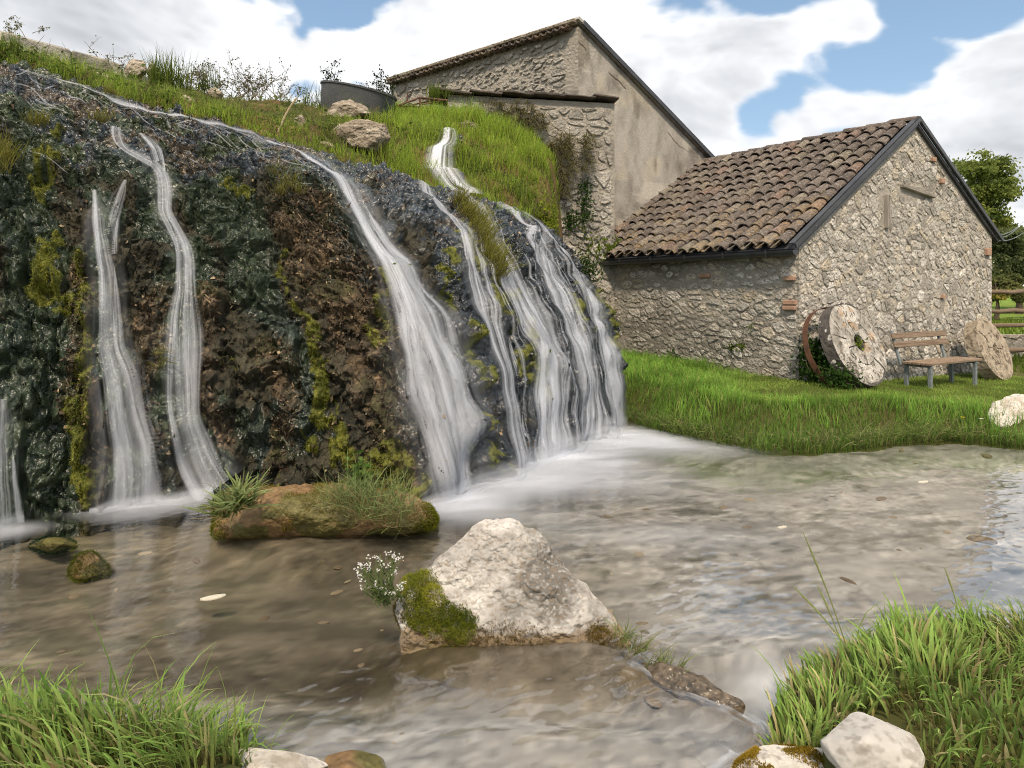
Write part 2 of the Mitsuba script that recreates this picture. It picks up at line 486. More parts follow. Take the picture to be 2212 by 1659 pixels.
# ------------------------------------------------------------------ the tufa face the water runs over
ST = [  # base (px, py or x, y, z), crest (px, py, depth) of the survey, from upstream to the rounded far end
    (UG(-420, 1215), U(-330, 105, 7.4)), (UG(-150, 1160), U(-150, 128, 7.7)), (UG(20, 1132), U(0, 152, 8.0)), (UG(235, 1106), U(200, 203, 8.2)), (UG(450, 1072), U(330, 238, 8.4)),
    (UG(720, 1058), U(480, 270, 8.7)), (UG(955, 1085), U(640, 314, 9.0)), (UG(1120, 1020), U(800, 375, 9.4)), (UG(1210, 980), U(950, 415, 9.9)),
    (UG(1290, 948), U(1050, 443, 10.4)), (UG(1345, 915), U(1140, 473, 11.0)), (np.array([1.72, 10.55, 0]), np.array([.62, 11.8, 2.95])), (np.array([1.45, 11.5, 0]), np.array([.45, 12.7, 2.9]))]
SB, SC = np.array([s[0] for s in ST]), np.array([s[1] for s in ST])
mid = SB * .6 + SC * .4
sl = np.concatenate([[0], np.cumsum(np.linalg.norm(np.diff(mid, axis=0), axis=1))])
DNU, DNV = 780, 470
uu = np.linspace(0, sl[-1], DNU)
BB, CC = PchipInterpolator(sl, SB)(uu), PchipInterpolator(sl, SC)(uu)
zt = np.array([-.12, 0, .2, .4, .6, .78, .91, 1.0, 1.03, 1.0])
ht = np.array([-.015, 0, .04, .125, .30, .55, .78, 1.0, 1.12, 1.24])
tl = np.concatenate([[0], np.cumsum(np.hypot(np.diff(zt) * 3.6, np.diff(ht) * 3.4))])
tv = np.linspace(0, tl[-1], DNV)
Z1, H1 = PchipInterpolator(tl, zt)(tv), PchipInterpolator(tl, ht)(tv)
DS = np.zeros((DNU, DNV, 3))
DS[..., :2] = BB[:, None, :2] + (CC - BB)[:, None, :2] * H1[None, :, None]
DS[..., 2] = BB[:, None, 2] + (CC - BB)[:, None, 2] * Z1[None, :]


def grid_normals(G):
    return nrm(np.cross(np.gradient(G, axis=0), np.gradient(G, axis=1)))


DN = grid_normals(DS)
if DN[DNU // 2, DNV // 3, 1] > 0: DN = -DN
lu = np.concatenate([np.zeros((1, DNV)), np.cumsum(np.linalg.norm(np.diff(DS, axis=0), axis=2), 0)])
SU = np.broadcast_to(uu[:, None], (DNU, DNV))                                    # metres along the face
SV = np.broadcast_to(tv[None, :], (DNU, DNV)) * 1.0                              # metres up the face
dpx, dpy = proj(DS)
VFR = SV / tv[-1]


def cells(x, y, seed):
    """2-D cellular noise: nearest distance, second, the nearest cell's random number and the offset to its centre"""
    ix, iy = np.floor(x).astype(np.int64), np.floor(y).astype(np.int64)

    def h(a, b, s):
        v = (a * 374761393 + b * 668265263 + (s + seed) * 2147483647) & 0xFFFFFFFF
        v = ((v ^ (v >> 13)) * 1274126177) & 0xFFFFFFFF
        return ((v ^ (v >> 16)) & 0xFFFFFF) / 16777215.
    d1 = np.full(x.shape, 9.); d2 = d1.copy(); r = np.zeros(x.shape); ox = r.copy(); oy = r.copy()
    for a in (-1, 0, 1):
        for b in (-1, 0, 1):
            cx, cy = ix + a, iy + b
            qx, qy = cx + h(cx, cy, 1) - x, cy + h(cx, cy, 2) - y
            d = np.hypot(qx, qy)
            n = d < d1
            d2 = np.where(n, d1, np.minimum(d2, d))
            r = np.where(n, h(cx, cy, 3), r); ox = np.where(n, qx, ox); oy = np.where(n, qy, oy)
            d1 = np.minimum(d1, d)
    return d1, d2, r, ox, oy


def pdist(px, py, line):
    """distance of survey pixels to a polyline"""
    best = np.full(px.shape, 1e9)
    L = np.asarray(line, float)
    if len(L) == 1: return np.hypot(px - L[0, 0], py - L[0, 1])
    for a, b in zip(L[:-1], L[1:]):
        ab = b - a
        t = np.clip(((px - a[0]) * ab[0] + (py - a[1]) * ab[1]) / (ab @ ab), 0, 1)
        best = np.minimum(best, np.hypot(px - a[0] - t * ab[0], py - a[1] - t * ab[1]))
    return best


zn = meshkit.fbm(np.stack([SU * 2.2, SV * 1.3, 0 * SU], -1), 4, 77)
zn2 = meshkit.fbm(np.stack([SU * 7, SV * 4, 0 * SU + 5], -1), 3, 78)


wq = np.stack([SU * 2.4, SV * 1.6, 0 * SU + 4], -1)
wpx = dpx + 150 * (meshkit.fbm(wq, 3, 201) - .5) + 60 * (meshkit.fbm(wq * 4.5, 3, 203) - .5)
wpy = dpy + 160 * (meshkit.fbm(wq + 9, 3, 202) - .5) + 60 * (meshkit.fbm(wq * 4.5 + 3, 3, 204) - .5)


def zone(lines, warp=True):
    m = np.zeros((DNU, DNV))
    for line, hw in lines:
        d = pdist(wpx, wpy, line) if warp else pdist(dpx, dpy, line)
        m = np.maximum(m, ss(1.25, .7, d / hw + (zn - .5) * 1.3 + (zn2 - .5) * .7))
    return m


STREAMS = {  # survey polylines of the streams, with widths
    'a': ([(12, 860), (10, 950), (14, 1050), (20, 1145)], (26, 30, 34, 44)),
    'b': ([(205, 400), (212, 440), (219, 540), (232, 640), (232, 733), (250, 819), (262, 900), (276, 980), (280, 1098)], (14, 28, 40, 40, 46, 62, 72, 84, 96)),
    'b2': ([(272, 405), (252, 440), (240, 500), (236, 560)], (12, 20, 22, 22)),
    'c': ([(255, 280), (262, 320), (300, 345), (346, 378), (356, 414), (354, 455), (378, 500), (395, 540), (397, 620), (392, 690), (390, 800), (395, 900), (412, 960), (468, 1058)],
          (26, 30, 28, 30, 32, 28, 30, 34, 38, 60, 78, 72, 78, 84)),
    'c2': ([(300, 296), (322, 320), (338, 345), (346, 385)], (22, 24, 24, 20)),
    'd': ([(575, 298), (640, 325), (700, 358), (750, 402), (800, 490), (845, 575), (880, 640), (908, 700), (930, 770), (952, 850), (975, 950), (1000, 1075)],
          (22, 30, 34, 36, 42, 48, 58, 80, 94, 100, 102, 100)),
    'e': ([(905, 405), (935, 450), (985, 490), (1010, 545), (1035, 620), (1052, 690), (1085, 800), (1105, 900), (1125, 1016)], (24, 28, 34, 40, 44, 40, 40, 44, 40)),
    'f': ([(990, 425), (1030, 452), (1046, 490), (1064, 540), (1090, 592), (1122, 640), (1145, 693), (1168, 750), (1176, 850), (1182, 998)], (20, 26, 30, 36, 50, 64, 74, 78, 76, 70)),
    'g': ([(1060, 446), (1098, 452), (1124, 470), (1150, 522), (1174, 580), (1206, 640), (1230, 693), (1255, 750), (1264, 820), (1266, 890), (1258, 962)], (20, 26, 30, 34, 44, 54, 60, 66, 62, 60, 56)),
    'h': ([(1120, 462), (1146, 474), (1186, 505), (1214, 545), (1246, 590), (1270, 636), (1296, 711), (1316, 801), (1328, 873), (1334, 925)], (18, 26, 30, 36, 42, 50, 58, 64, 66, 70)),
    'crest': ([(40, 165), (120, 186), (230, 218), (330, 246), (420, 262), (520, 288), (600, 310)], (26, 34, 36, 34, 28, 26, 22)),
}
wet = zone([(STREAMS[k][0], 42) for k in 'abcdefgh'] + [([(620, 330), (720, 430), (800, 560), (862, 700), (900, 850), (930, 1000), (950, 1090)], 52), ([(450, 400), (520, 520), (570, 650), (620, 800), (650, 930)], 56),
            ([(60, 330), (60, 1120)], 78), ([(110, 520), (110, 1120)], 60), ([(900, 430), (970, 590), (1040, 780), (1090, 1010)], 40), ([(1000, 430), (1150, 640), (1230, 830), (1290, 960)], 120), ([(330, 560), (350, 1000)], 26), ([(560, 900), (560, 1020)], 40)])
top = ss(.56, .68, VFR + (zn - .5) * .30 + (zn2 - .5) * .12)
moss = zone([([(620, 545), (655, 640), (688, 740), (700, 860), (702, 980)], 20), ([(85, 505), (80, 600), (115, 700)], 22), ([(170, 500), (160, 640), (175, 800), (130, 980)], 20), ([(818, 600), (826, 690), (842, 770)], 12),
             ([(845, 1000), (880, 1060)], 40), ([(700, 960), (760, 1050)], 34), ([(510, 400), (512, 440)], 16), ([(100, 330), (120, 400)], 20), ([(150, 1000), (190, 1060)], 30), ([(590, 1010), (610, 1040)], 34), ([(1010, 470), (1050, 590)], 15), ([(1105, 620), (1118, 645)], 14), ([(960, 560), (1000, 700), (1050, 850)], 12), ([(1130, 720), (1150, 800)], 14), ([(1040, 930), (1080, 1010)], 18), ([(1270, 640), (1290, 700)], 10)])
moss *= ss(.44, .62, meshkit.fbm(np.stack([SU * 9, SV * 6, 0 * SU], -1), 3, 81) + .12)
brown = zone([([(150, 560), (165, 900)], 40), ([(320, 620), (330, 960)], 36), ([(440, 640), (480, 960)], 38), ([(650, 420), (760, 640), (850, 880), (880, 1000)], 70), ([(570, 780), (620, 980)], 34), ([(1075, 830), (1110, 1000)], 26)])
wet = np.clip(wet - brown * .55 * (1 - zone([(STREAMS[k][0], 40) for k in 'abcdefgh'])), 0, 1)

# relief: big bulges, draped clumps with overhanging lower rims, crumbly fibres
warp = (meshkit.fbm(np.stack([SU * 3, SV * 3, 0 * SU + 2], -1), 3, 31) - .5)
warp2 = (meshkit.fbm(np.stack([SU * 3, SV * 3, 0 * SU + 9], -1), 3, 32) - .5)
calm = zone([(STREAMS[k][0], 30) for k in 'abcdefgh'], False)
rightz = ss(880, 1100, dpx)
disp = .30 * (meshkit.fbm(DS * .75, 3, 41) - .5) + .26 * (meshkit.fbm(np.stack([SU * 1.9, SV * .45, 0 * SU], -1), 3, 42) - .5)
crev = np.zeros_like(disp)
tone = np.zeros_like(disp)
for fu, fv, a, sd in ((3.4, 2.0, .16, 1), (8.0, 4.4, .105, 2), (16., 9., .062, 3)):
    d1, d2, r, ox, oy = cells(SU * fu + warp * fu * .35, SV * fv + warp2 * fv * .35, sd * 17)
    lip = np.clip(.5 + oy * .9, 0, 1.1)                 # thickest at the lower rim of each clump
    edge = ss(0, .34, d2 - d1)
    disp += a * (lip * (.55 + .75 * r) * edge - .35) * (1.25 if sd == 1 else 1) * (1 - .5 * calm) * (1 + (.15 if sd < 3 else -.1) * rightz)
    crev = np.maximum(crev, (1 - edge) * .5)
    tone += (r - .5) * (.6 if sd == 2 else .4)
fib = meshkit.fbm(np.stack([SU * 26, SV * 20, 0 * SU], -1), 3, 51) - .5
fib2 = meshkit.fbm(np.stack([SU * 60, SV * 14, 0 * SU], -1), 2, 52) - .5
smoothz = np.clip(wet * (1 - brown), 0, 1)
disp += (fib * (.075 * (1 - smoothz) + .02) + fib2 * (.006 + .02 * smoothz)) * (1 - .75 * calm) * (1 - .2 * rightz)
sm_ = .22 + .5 * np.maximum(.45 * rightz, calm)
disp = (1 - sm_) * disp + sm_ * gaussian_filter(disp, (1.1, .9))
disp *= (1 - .35 * top)
rib = np.sin((SV * 1.0 + .35 * warp) * 26 + zn2 * 9 + SU * 3)
disp += top * (.034 * rib + .03 * (meshkit.fbm(np.stack([SU * 5, SV * 16, 0 * SU], -1), 3, 61) - .5))
disp += moss * (.05 + .05 * fib)
DP = DS + DN * disp[..., None]
# colours: what the thing itself is, wet slate tufa, brown rooty earth, moss
n8 = meshkit.fbm(np.stack([SU * 14, SV * 12, 0 * SU + 1], -1), 3, 71)
n20 = meshkit.fbm(np.stack([SU * 40, SV * 34, 0 * SU + 1], -1), 2, 72)
slate = mixc((.006, .009, .012), (.031, .040, .050), np.clip(n8 * .9 + tone * .5, 0, 1))
dgreen = mixc((.012, .022, .014), (.046, .064, .034), np.clip(n8 + tone * .6, 0, 1))
gsel = ss(1000, 420, dpx + (zn - .5) * 500) * .85
col = mixc(slate, dgreen, 0 * gsel) * (1 - gsel[..., None]) + dgreen * gsel[..., None]
mid_ = mixc((.012, .014, .010), (.060, .054, .036), np.clip(n8 + tone * .7, 0, 1))
br = mixc((.018, .015, .010), (.105, .084, .056), np.clip(n8 * .8 + tone * .8 + .1, 0, 1))
br = mixc(br, (.27, .19, .115), ss(.60, .72, n20) * .7)
br = mixc(br, (.090, .062, .036), ss(.55, .68, meshkit.fbm(np.stack([SU * 3, SV * 2, 0 * SU + 3], -1), 3, 74)) * .6)
olive = mixc((.014, .017, .007), (.075, .072, .028), np.clip(n8 + tone * .5, 0, 1))
br = mixc(br, olive, ss(.47, .60, meshkit.fbm(np.stack([SU * 4.5, SV * 2.6, 0 * SU + 33], -1), 4, 83)) * .85)
br = mixc(br, mid_ * .5, ss(.52, .62, meshkit.fbm(np.stack([SU * 3.2, SV * 2.2, 0 * SU + 43], -1), 4, 84)) * .8)
C = mixc(mid_, br, np.clip(brown + .25 * (zn2 - .3), 0, 1))
C = C * (1 - wet[..., None]) + col * wet[..., None]
topc = mixc(slate * 1.6 + [.003, .005, .008], (.070, .052, .033), .8 * ss(.58, .68, meshkit.fbm(np.stack([SU * 4, SV * 7, 0 * SU + 6], -1), 3, 75)))
topc = mixc(topc, (.030, .045, .020), ss(.52, .62, meshkit.fbm(np.stack([SU * 3, SV * 4, 0 * SU + 16], -1), 3, 76)) * ss(1000, 500, dpx))
topc = topc * (1 + .7 * ss(.55, .7, meshkit.fbm(np.stack([SU * 6, SV * 22, 0 * SU + 26], -1), 3, 79)))[..., None]
C = C * (1 - top[..., None] * .9) + topc * top[..., None] * .9
mc = mixc((.024, .042, .008), (.20, .20, .032), np.clip(n8 * .9 + n20 * .5 - .2, 0, 1))
mk = .9 * ss(.25, .6, moss + .2 * (n20 - .5))
C = C * (1 - mk[..., None]) + mc * mk[..., None]
C = C * (.7 + .6 * n20[..., None])
fcs = grid_faces(DNU, DNV)
fi = fcs.copy()
tri = DP.reshape(-1, 3)[fcs[0]]
if np.cross(tri[1] - tri[0], tri[2] - tri[0]) @ DN.reshape(-1, 3)[fcs[0, 0]] < 0: fi = fcs[:, ::-1]
wetf = (np.maximum(wet, top * .9) * (1 - mk)).reshape(-1)
pick = wetf[fi].mean(1) > .42


def sub(v, f, c):
    i, inv = np.unique(f, return_inverse=True)
    return (v[i], inv.reshape(-1, 3)), c[i]


DPn = grid_normals(DP)
DPf, Cf = DP.reshape(-1, 3), C.reshape(-1, 3)
lab(key('tufa_cliff'), 'bulging dark tufa face that the water runs down', None, 'structure')
for nm, sel, m in (('wet_rock', pick, 'm_wet_rock'), ('earth_and_moss', ~pick, 'm_dry_rock')):
    me, cc = sub(DPf, fi[sel], Cf)
    obj(nm, me, m, 'tufa_cliff', smooth=True, color=cc)

rc = np.random.default_rng(55)
DNN = DPn * np.sign((DPn * DN).sum(-1, keepdims=True))
vis = (dpx > -60) & (dpx < 1400) & (DNN[..., 1] < .5) & (SV > .15)


def pick_nodes(w, N):
    w = (np.clip(w, 0, 1) * vis).ravel()
    return rc.choice(w.size, N, p=w / w.sum())


wt = brown * (1 - .9 * calm) + .22 * (1 - wet) * (1 - calm) + .10 * top
i_ = pick_nodes(wt, 26000)
P = DPf[i_] + rc.normal(0, .006, (len(i_), 3))
n_ = DNN.reshape(-1, 3)[i_]
cc = mixc((.022, .017, .011), (.125, .090, .058), rc.beta(1.3, 2.2, len(i_)))
k_ = rc.random(len(i_)) < .07
cc[k_] = np.array([.30, .23, .14]) * rc.uniform(.6, 1.2, (k_.sum(), 1))
v, f, cc = leaves(P - n_ * .004, n_ + rc.normal(0, .55, P.shape), rc.normal(0, 1, P.shape) + [0, 0, -.9] + n_ * .4, rc.gamma(3, .009, len(P)) + .008, rc.gamma(3, .005, len(P)) + .005, cc)
obj('debris', (v, f), 'm_vc', 'tufa_cliff', color=cc, smooth=False, kind='stuff')
i_ = pick_nodes(mk * (1 - .7 * calm) + (.22 * wet + .08) * ss(1000, 300, dpx) * (1 - calm), 60000)
P = DPf[i_] + rc.normal(0, .006, (len(i_), 3))
n_ = DNN.reshape(-1, 3)[i_]
yb = mk.ravel()[i_]
c0 = mixc((.020, .036, .010), (.21, .22, .035), np.clip(yb * rc.uniform(.3, 1.3, len(P)), 0, 1)) * rc.uniform(.6, 1.3, (len(P), 1))
v, f, cc = blades(P, n_ + rc.normal(0, .5, P.shape) + [0, 0, -.3], nrm(rc.normal(0, 1, P.shape) + [0, 0, -1.2]), rc.uniform(.012, .034, len(P)), rc.uniform(.004, .009, len(P)), rc.uniform(.1, .9, len(P)), c0 * .8, c0 * 1.5, 1)
obj('moss', (v, f), 'm_moss', 'tufa_cliff', color=cc, smooth=False, kind='stuff')

# the water's own surface over the face, just proud of it
dmax = gaussian_filter(maximum_filter(disp, (9, 13)), (4., 6.)) - .004
DW = DS + DN * (dmax + .008)[..., None]
dtree = cKDTree(np.stack([dpx.ravel(), dpy.ravel()], 1))
facing = (DN * (np.array([0, 0, CAMZ]) - DS)).sum(-1) > 0


def on_face(px, py):
    """grid position of the face at a survey pixel (nearest node that faces the survey point)"""
    _, i = dtree.query(np.stack([np.atleast_1d(px), np.atleast_1d(py)], 1), k=12)
    ii, jj = i // DNV, i % DNV
    ok = facing[ii, jj]
    best = np.where(ok.any(1), ok.argmax(1), 0)
    r = np.arange(len(i))
    return np.stack([ii[r, best], jj[r, best]], 1).astype(float)


def samp(G, ij):
    return np.stack([map_coordinates(G[..., k], ij.T, order=1, mode='nearest') for k in range(3)], 1)


du_m = np.gradient(lu, axis=0)
dv_m = np.broadcast_to(np.linalg.norm(np.gradient(DS, axis=1), axis=2), (DNU, DNV))


def ribbon(line, widths, uid, na=18, lift=0.0, step=.03, off=None, span=(0, 1)):
    L = np.asarray(line, float)
    s = np.concatenate([[0], np.cumsum(np.linalg.norm(np.diff(L, axis=0), axis=1))])
    q = np.linspace(0, s[-1], max(8, int(s[-1] / 6)))
    pl = PchipInterpolator(s, L)(q)
    wpx = PchipInterpolator(s, np.asarray(widths, float))(q)
    ij = on_face(pl[:, 0], pl[:, 1])
    ij = np.stack([gaussian_filter(ij[:, 0], 2, mode='nearest'), gaussian_filter(ij[:, 1], 2, mode='nearest')], 1)
    P = samp(DS, ij)
    dist = np.concatenate([[0], np.cumsum(np.linalg.norm(np.diff(P, axis=0), axis=1))])
    m = max(8, int(dist[-1] / step))
    g = np.linspace(dist[-1] * span[0], dist[-1] * span[1], m)
    ij = np.stack([np.interp(g, dist, ij[:, k]) for k in (0, 1)], 1)
    wm = np.interp(g, dist, wpx * P[:, 1] / FX)
    a, b = map_coordinates(du_m, ij.T, order=1), map_coordinates(dv_m, ij.T, order=1)
    t = nrm(np.stack([np.gradient(ij[:, 0]) * a, np.gradient(ij[:, 1]) * b], 1))
    t = np.stack([gaussian_filter(t[:, k], 4, mode='nearest') for k in (0, 1)], 1)
    perp = nrm(np.stack([-t[:, 1], t[:, 0]], 1))
    # widen where the face turns away from the survey point
    al = np.linspace(-.5, .5, na)
    mid_o = 0 * g
    if off is not None:       # a strand wandering inside its stream
        ws = np.interp(g, dist, PchipInterpolator(s, np.asarray(off[1], float))(q) * P[:, 1] / FX)
        wob_ = meshkit.fbm(np.stack([g * .8, 0 * g + off[2] * 5.3 + uid, 0 * g], -1), 3, 19) - .5
        mid_o = ws * (off[0] * .9 + .42 * wob_)
        tt_ = np.linspace(0, 1, len(g))
        wm = wm * np.minimum(1 if span[0] == 0 else ss(0, .22, tt_), 1 if span[1] == 1 else ss(1, .78, tt_)) * (.7 + .9 * meshkit.noise(np.stack([g * 2.3, 0 * g + uid * 3.1, 0 * g], -1), 27))
    if off is None: wm = wm * (.25 + .75 * ss(0, .16, np.linspace(0, 1, len(g))))
    of_ = perp[:, None] * ((al[None, :] * wm[:, None] + mid_o[:, None]) * 1.35)[..., None]
    G = ij[:, None] + np.stack([of_[..., 0] / a[:, None], of_[..., 1] / b[:, None]], -1)
    flat = G.reshape(-1, 2)
    V = samp(DW, flat) + samp(DN, flat) * lift
    V[:, 2] = np.maximum(V[:, 2], .006)
    uv = np.stack([np.broadcast_to(al[None] + .5 + 10 * uid, (m, na)), np.broadcast_to(g[:, None] + uid * 3.7, (m, na))], -1).reshape(-1, 2)
    return (V, grid_faces(m, na)), uv


FALLS = [('a', 'mid', 'thin stream of white water at the left edge, running into the pool'),
         ('b', 'mid', 'broad left stream that splits into grey strands on the dark rock'), ('b2', 'mid', None), ('c', 'strong', 'narrow stream falling straight, second from the left, widening behind the mossy log-shaped rock'), ('c2', 'mid', None),
         ('d', 'strong', 'long white stream that curves down the middle of the rock face'), ('e', 'mid', 'thin stream between the long middle stream and the hanging grass'),
         ('f', 'strong', 'white stream that starts below the small grassy cascade and spreads over wet rock'), ('g', 'strong', 'white stream second from the right edge of the rock'),
         ('h', 'strong', 'rightmost white stream on the outer edge of the rock, beside the stone house'), ('crest', 'mid', 'thin glistening film of water over the top of the rock face')]
uid = 0
last = None
rs = np.random.default_rng(17)
STRANDS = {'a': 2, 'b': 6, 'b2': 2, 'c': 5, 'c2': 2, 'd': 9, 'e': 4, 'f': 8, 'g': 7, 'h': 9, 'crest': 0}
for k, st, text in FALLS:
    line, wd = STREAMS[k]
    wd = np.array(wd, float) * (.76 if k in ('b', 'b2', 'c', 'c2') else .92 if k == 'd' else 1)
    if text: last = thing('waterfall', text, 'waterfall', 'streams of the waterfall')
    for wf_, lift, m_ in ((2.0, .006, 'm_veil_faint'), (1.2, .001, 'm_veil_mid')):
        if k == 'crest' and wf_ > 1.5: continue
        uid += 1
        me, uv = ribbon(line, wd * wf_, uid, lift=lift)
        if k in ('a', 'b', 'b2', 'c', 'c2') and wf_ < 1.5: m_ = 'm_veil_soft'
        obj('veil', me, m_, last, smooth=True, uv=uv)
    n_ = STRANDS[k]
    for i in range(n_):
        uid += 1
        a_ = ((i * .618 + .31) % 1 - .5) * (1.0 if k not in 'fgh' else 1.25)
        t0 = 0 if i % 3 == 0 else rs.uniform(0, .7)
        t1 = 1 if t0 > .4 or i % 2 else rs.uniform(t0 + .25, 1)
        me, uv = ribbon(line, wd * rs.uniform(.16, .46) + 2, uid, na=9, lift=.003 + .0015 * (i % 4), off=(a_, wd, i), span=(t0, t1))
        obj('strand', me, 'm_veil_thin' if k in 'bcd' and i % 3 else 'm_veil_strand', last, smooth=True, uv=uv)
    if k == 'h':
        uid += 1
        me, uv = ribbon(line[4:], wd[4:] * 1.5 + 26, uid, lift=.05)
        obj('spray', me, 'm_veil_faint', last, smooth=True, uv=uv)
    if k == 'crest':       # the film breaks into many thin bright runs over the rounded top
        for i in range(70):
            x0 = rs.uniform(-10, 640)
            y0 = np.interp(x0, [0, 200, 330, 480, 640], [165, 208, 243, 276, 320]) + rs.gamma(1.2, 18)
            n5 = np.linspace(0, 1, 6)
            ln = rs.uniform(25, 90)
            sl_ = rs.uniform(.2, .5) + .0015 * (y0 - 200)
            pts = np.stack([x0 + ln * n5, y0 + ln * sl_ * n5 + np.cumsum(rs.normal(0, 5, 6))], 1)
            uid += 1
            me, uv = ribbon(pts, np.full(6, rs.uniform(2., 4.5)), uid, na=5, lift=.003, off=(0, np.full(6, 16.), i), span=(0.02, .98))
            obj('strand', me, 'm_veil_thin', last, smooth=True, uv=uv)

def lerp_line(a, b, t, n=12):
    f_ = lambda L: np.stack([np.interp(np.linspace(0, 1, n), np.linspace(0, 1, len(L)), np.array(L, float)[:, k]) for k in (0, 1)], 1)
    return f_(a) * (1 - t) + f_(b) * t


fan = thing('waterfall', 'broad thin veil of fine threads spreading between the right-hand streams', 'waterfall', 'streams of the waterfall')
for i in range(27):
    u_ = (i + .5) / 27 * 3
    a_, b_ = (('e', 'f'), ('f', 'g'), ('g', 'h'))[int(u_)]
    ln = lerp_line(STREAMS[a_][0], STREAMS[b_][0], u_ % 1)
    t0 = rs.uniform(.05, .55); t1 = 1 if rs.random() < .6 else rs.uniform(t0 + .25, 1)
    uid += 1
    me, uv = ribbon(ln, np.linspace(4, 11, 12) * rs.uniform(.5, 1.5), uid, na=7, lift=.003 + .0012 * (i % 4), off=(0, np.full(12, 30.), i), span=(t0, t1))
    obj('strand', me, 'm_veil_strand' if i % 3 else 'm_veil_thin', fan, smooth=True, uv=uv)
mk_ = thing('spray', 'fine white spray hanging at the foot of the streams', 'spray')
labels[mk_]['kind'] = 'stuff'
for ln, w_, lf in (([(905, 1088), (960, 1068), (1010, 1062), (1120, 1005), (1200, 972), (1290, 936), (1338, 908)], 62, .05), ([(930, 1085), (1010, 1070), (1120, 1012), (1200, 980), (1290, 944), (1340, 915)], 34, .10), ([(190, 1102), (280, 1092), (350, 1082), (470, 1058)], 46, .05), ([(-20, 1140), (20, 1128), (60, 1122)], 44, .05)):
    uid += 1
    me, uv = ribbon(ln, np.full(len(ln), float(w_)), uid, lift=lf)
    obj('veil', me, 'm_mist', mk_, smooth=True, uv=uv)

# ------------------------------------------------------------------ hill behind the crest
HC = []
for i in range(0, DNU, 12):
    if uu[i] < sl[10] + .05:
        c = CC[i].copy()
        HC.append(c + [0, 0, -.06])
        HC.append(c + nrm(CC[i] - BB[i]) * [.5, .5, 0] + [0, 0, .08])
HC += [U(*p) for p in ((-300, 106, 9.3), (0, 136, 9.6), (120, 166, 10), (200, 188, 10.4), (340, 196, 11.6), (420, 204, 11.8), (500, 212, 12), (600, 220, 12.2), (690, 236, 12.2), (770, 246, 12.4), (845, 240, 13), (930, 250, 13.3), (1000, 250, 13.6),
                         (560, 245, 10.6), (640, 262, 10.6), (750, 300, 10.4), (780, 262, 11.2), (850, 290, 11.3), (930, 275, 12.4), (900, 330, 10.9), (970, 302, 11.8), (960, 360, 11), (1080, 310, 12.7), (1060, 350, 11.9), (1140, 345, 12.6), (1150, 390, 12), (1100, 420, 11.4),
                         (1165, 445, 11.6), (1050, 262, 13.7), (1130, 300, 13.7))]
HC += [np.array(p) + [0, 0, 1.85] for p in ((-6, 13.5, 3.7), (-3, 15, 3.6), (0, 15.5, 3.6), (-9, 12, 3.6), (-10, 16, 3.4), (-5, 18, 3.6), (-12, 10, 3.6), (-12, 20, 3.6), (1, 15, 3.1), (0, 20, 3.4), (-9.5, 8.5, 3.2))]
HC = np.array(HC)
hill_rbf = RBFInterpolator(HC[:, :2], HC[:, 2], smoothing=.02, neighbors=40)
CREST2 = np.vstack([[-14, 6.5], CC[::10, :2][uu[::10] < sl[10]], [[.48, 11.6], [.62, 12.4], [.75, 13.3], [.95, 14.7]]])
CRL = sg.LineString(CREST2)
HPOLY = sg.Polygon(np.vstack([CREST2, [[.95, 21], [-14, 21]]])).buffer(0)


def hill_z(x, y):
    x, y = np.asarray(x, float), np.asarray(y, float)
    q = np.stack([x.ravel(), y.ravel()], 1)
    z = hill_rbf(q).reshape(x.shape)
    p = np.stack([x, y, 0 * x], -1)
    k = ss(.05, 1.1, shapely.distance(CRL, shapely.points(x.ravel(), y.ravel())).reshape(x.shape))
    z = np.clip(z, .3, 6.3) - .10 * (1 - k) + k * .38 * (meshkit.fbm(p * 1.5, 4, 91) - .5) + .14 * (meshkit.fbm(p * 6, 3, 92) - .5)
    ex = np.interp(y, [11, 11.6, 12.4, 13.3, 14.7], [.3, .48, .66, .8, 1.0]) + .22 * (meshkit.fbm(p * [0, 2.5, 0], 3, 93) - .5)
    return z - ss(-.1, .5, x - ex) * (z - .2) * ss(10.6, 11.4, y)


hx, hy = np.meshgrid(np.arange(-13, 2.6, .06), np.arange(7.2, 18.5, .06), indexing='ij')
hz = hill_z(hx, hy)
hv = np.stack([hx, hy, hz], -1).reshape(-1, 3)
hf = grid_faces(*hx.shape)
inside = shapely.contains_xy(HPOLY.buffer(.30), hv[:, 0], hv[:, 1]) | ((hv[:, 1] > 11.2) & (hv[:, 0] > 0))
hf = hf[inside[hf].all(1)]
hn = meshkit.fbm(hv * [2.2, 2.2, 2.2], 4, 95)
hn2 = meshkit.fbm(hv * 11, 3, 96)
hcol = mixc((.045, .055, .018), (.13, .085, .045), ss(.42, .6, hn)) * (.6 + .8 * hn2[:, None])
me, cc = sub(hv, hf, hcol)
obj('hill', me, 'm_ground', smooth=True, color=cc, kind='structure', label='grassy earth slope above the waterfall rock')


def hit_hill(px, py):
    Z = np.arange(7.2, 17, .04)
    P = np.stack([(px - 1106) / FX * Z, Z, CAMZ + (630 - py) / FX * Z], 1)
    zz = hill_z(P[:, 0], P[:, 1])
    ok = (zz > P[:, 2]) & shapely.contains_xy(HPOLY, P[:, 0], P[:, 1])
    i = ok.argmax() if ok.any() else np.where(shapely.contains_xy(HPOLY, P[:, 0], P[:, 1]) & (Z < 13.2), np.abs(zz - P[:, 2]), 9).argmin()
    return np.array([P[i, 0], P[i, 1], zz[i]])


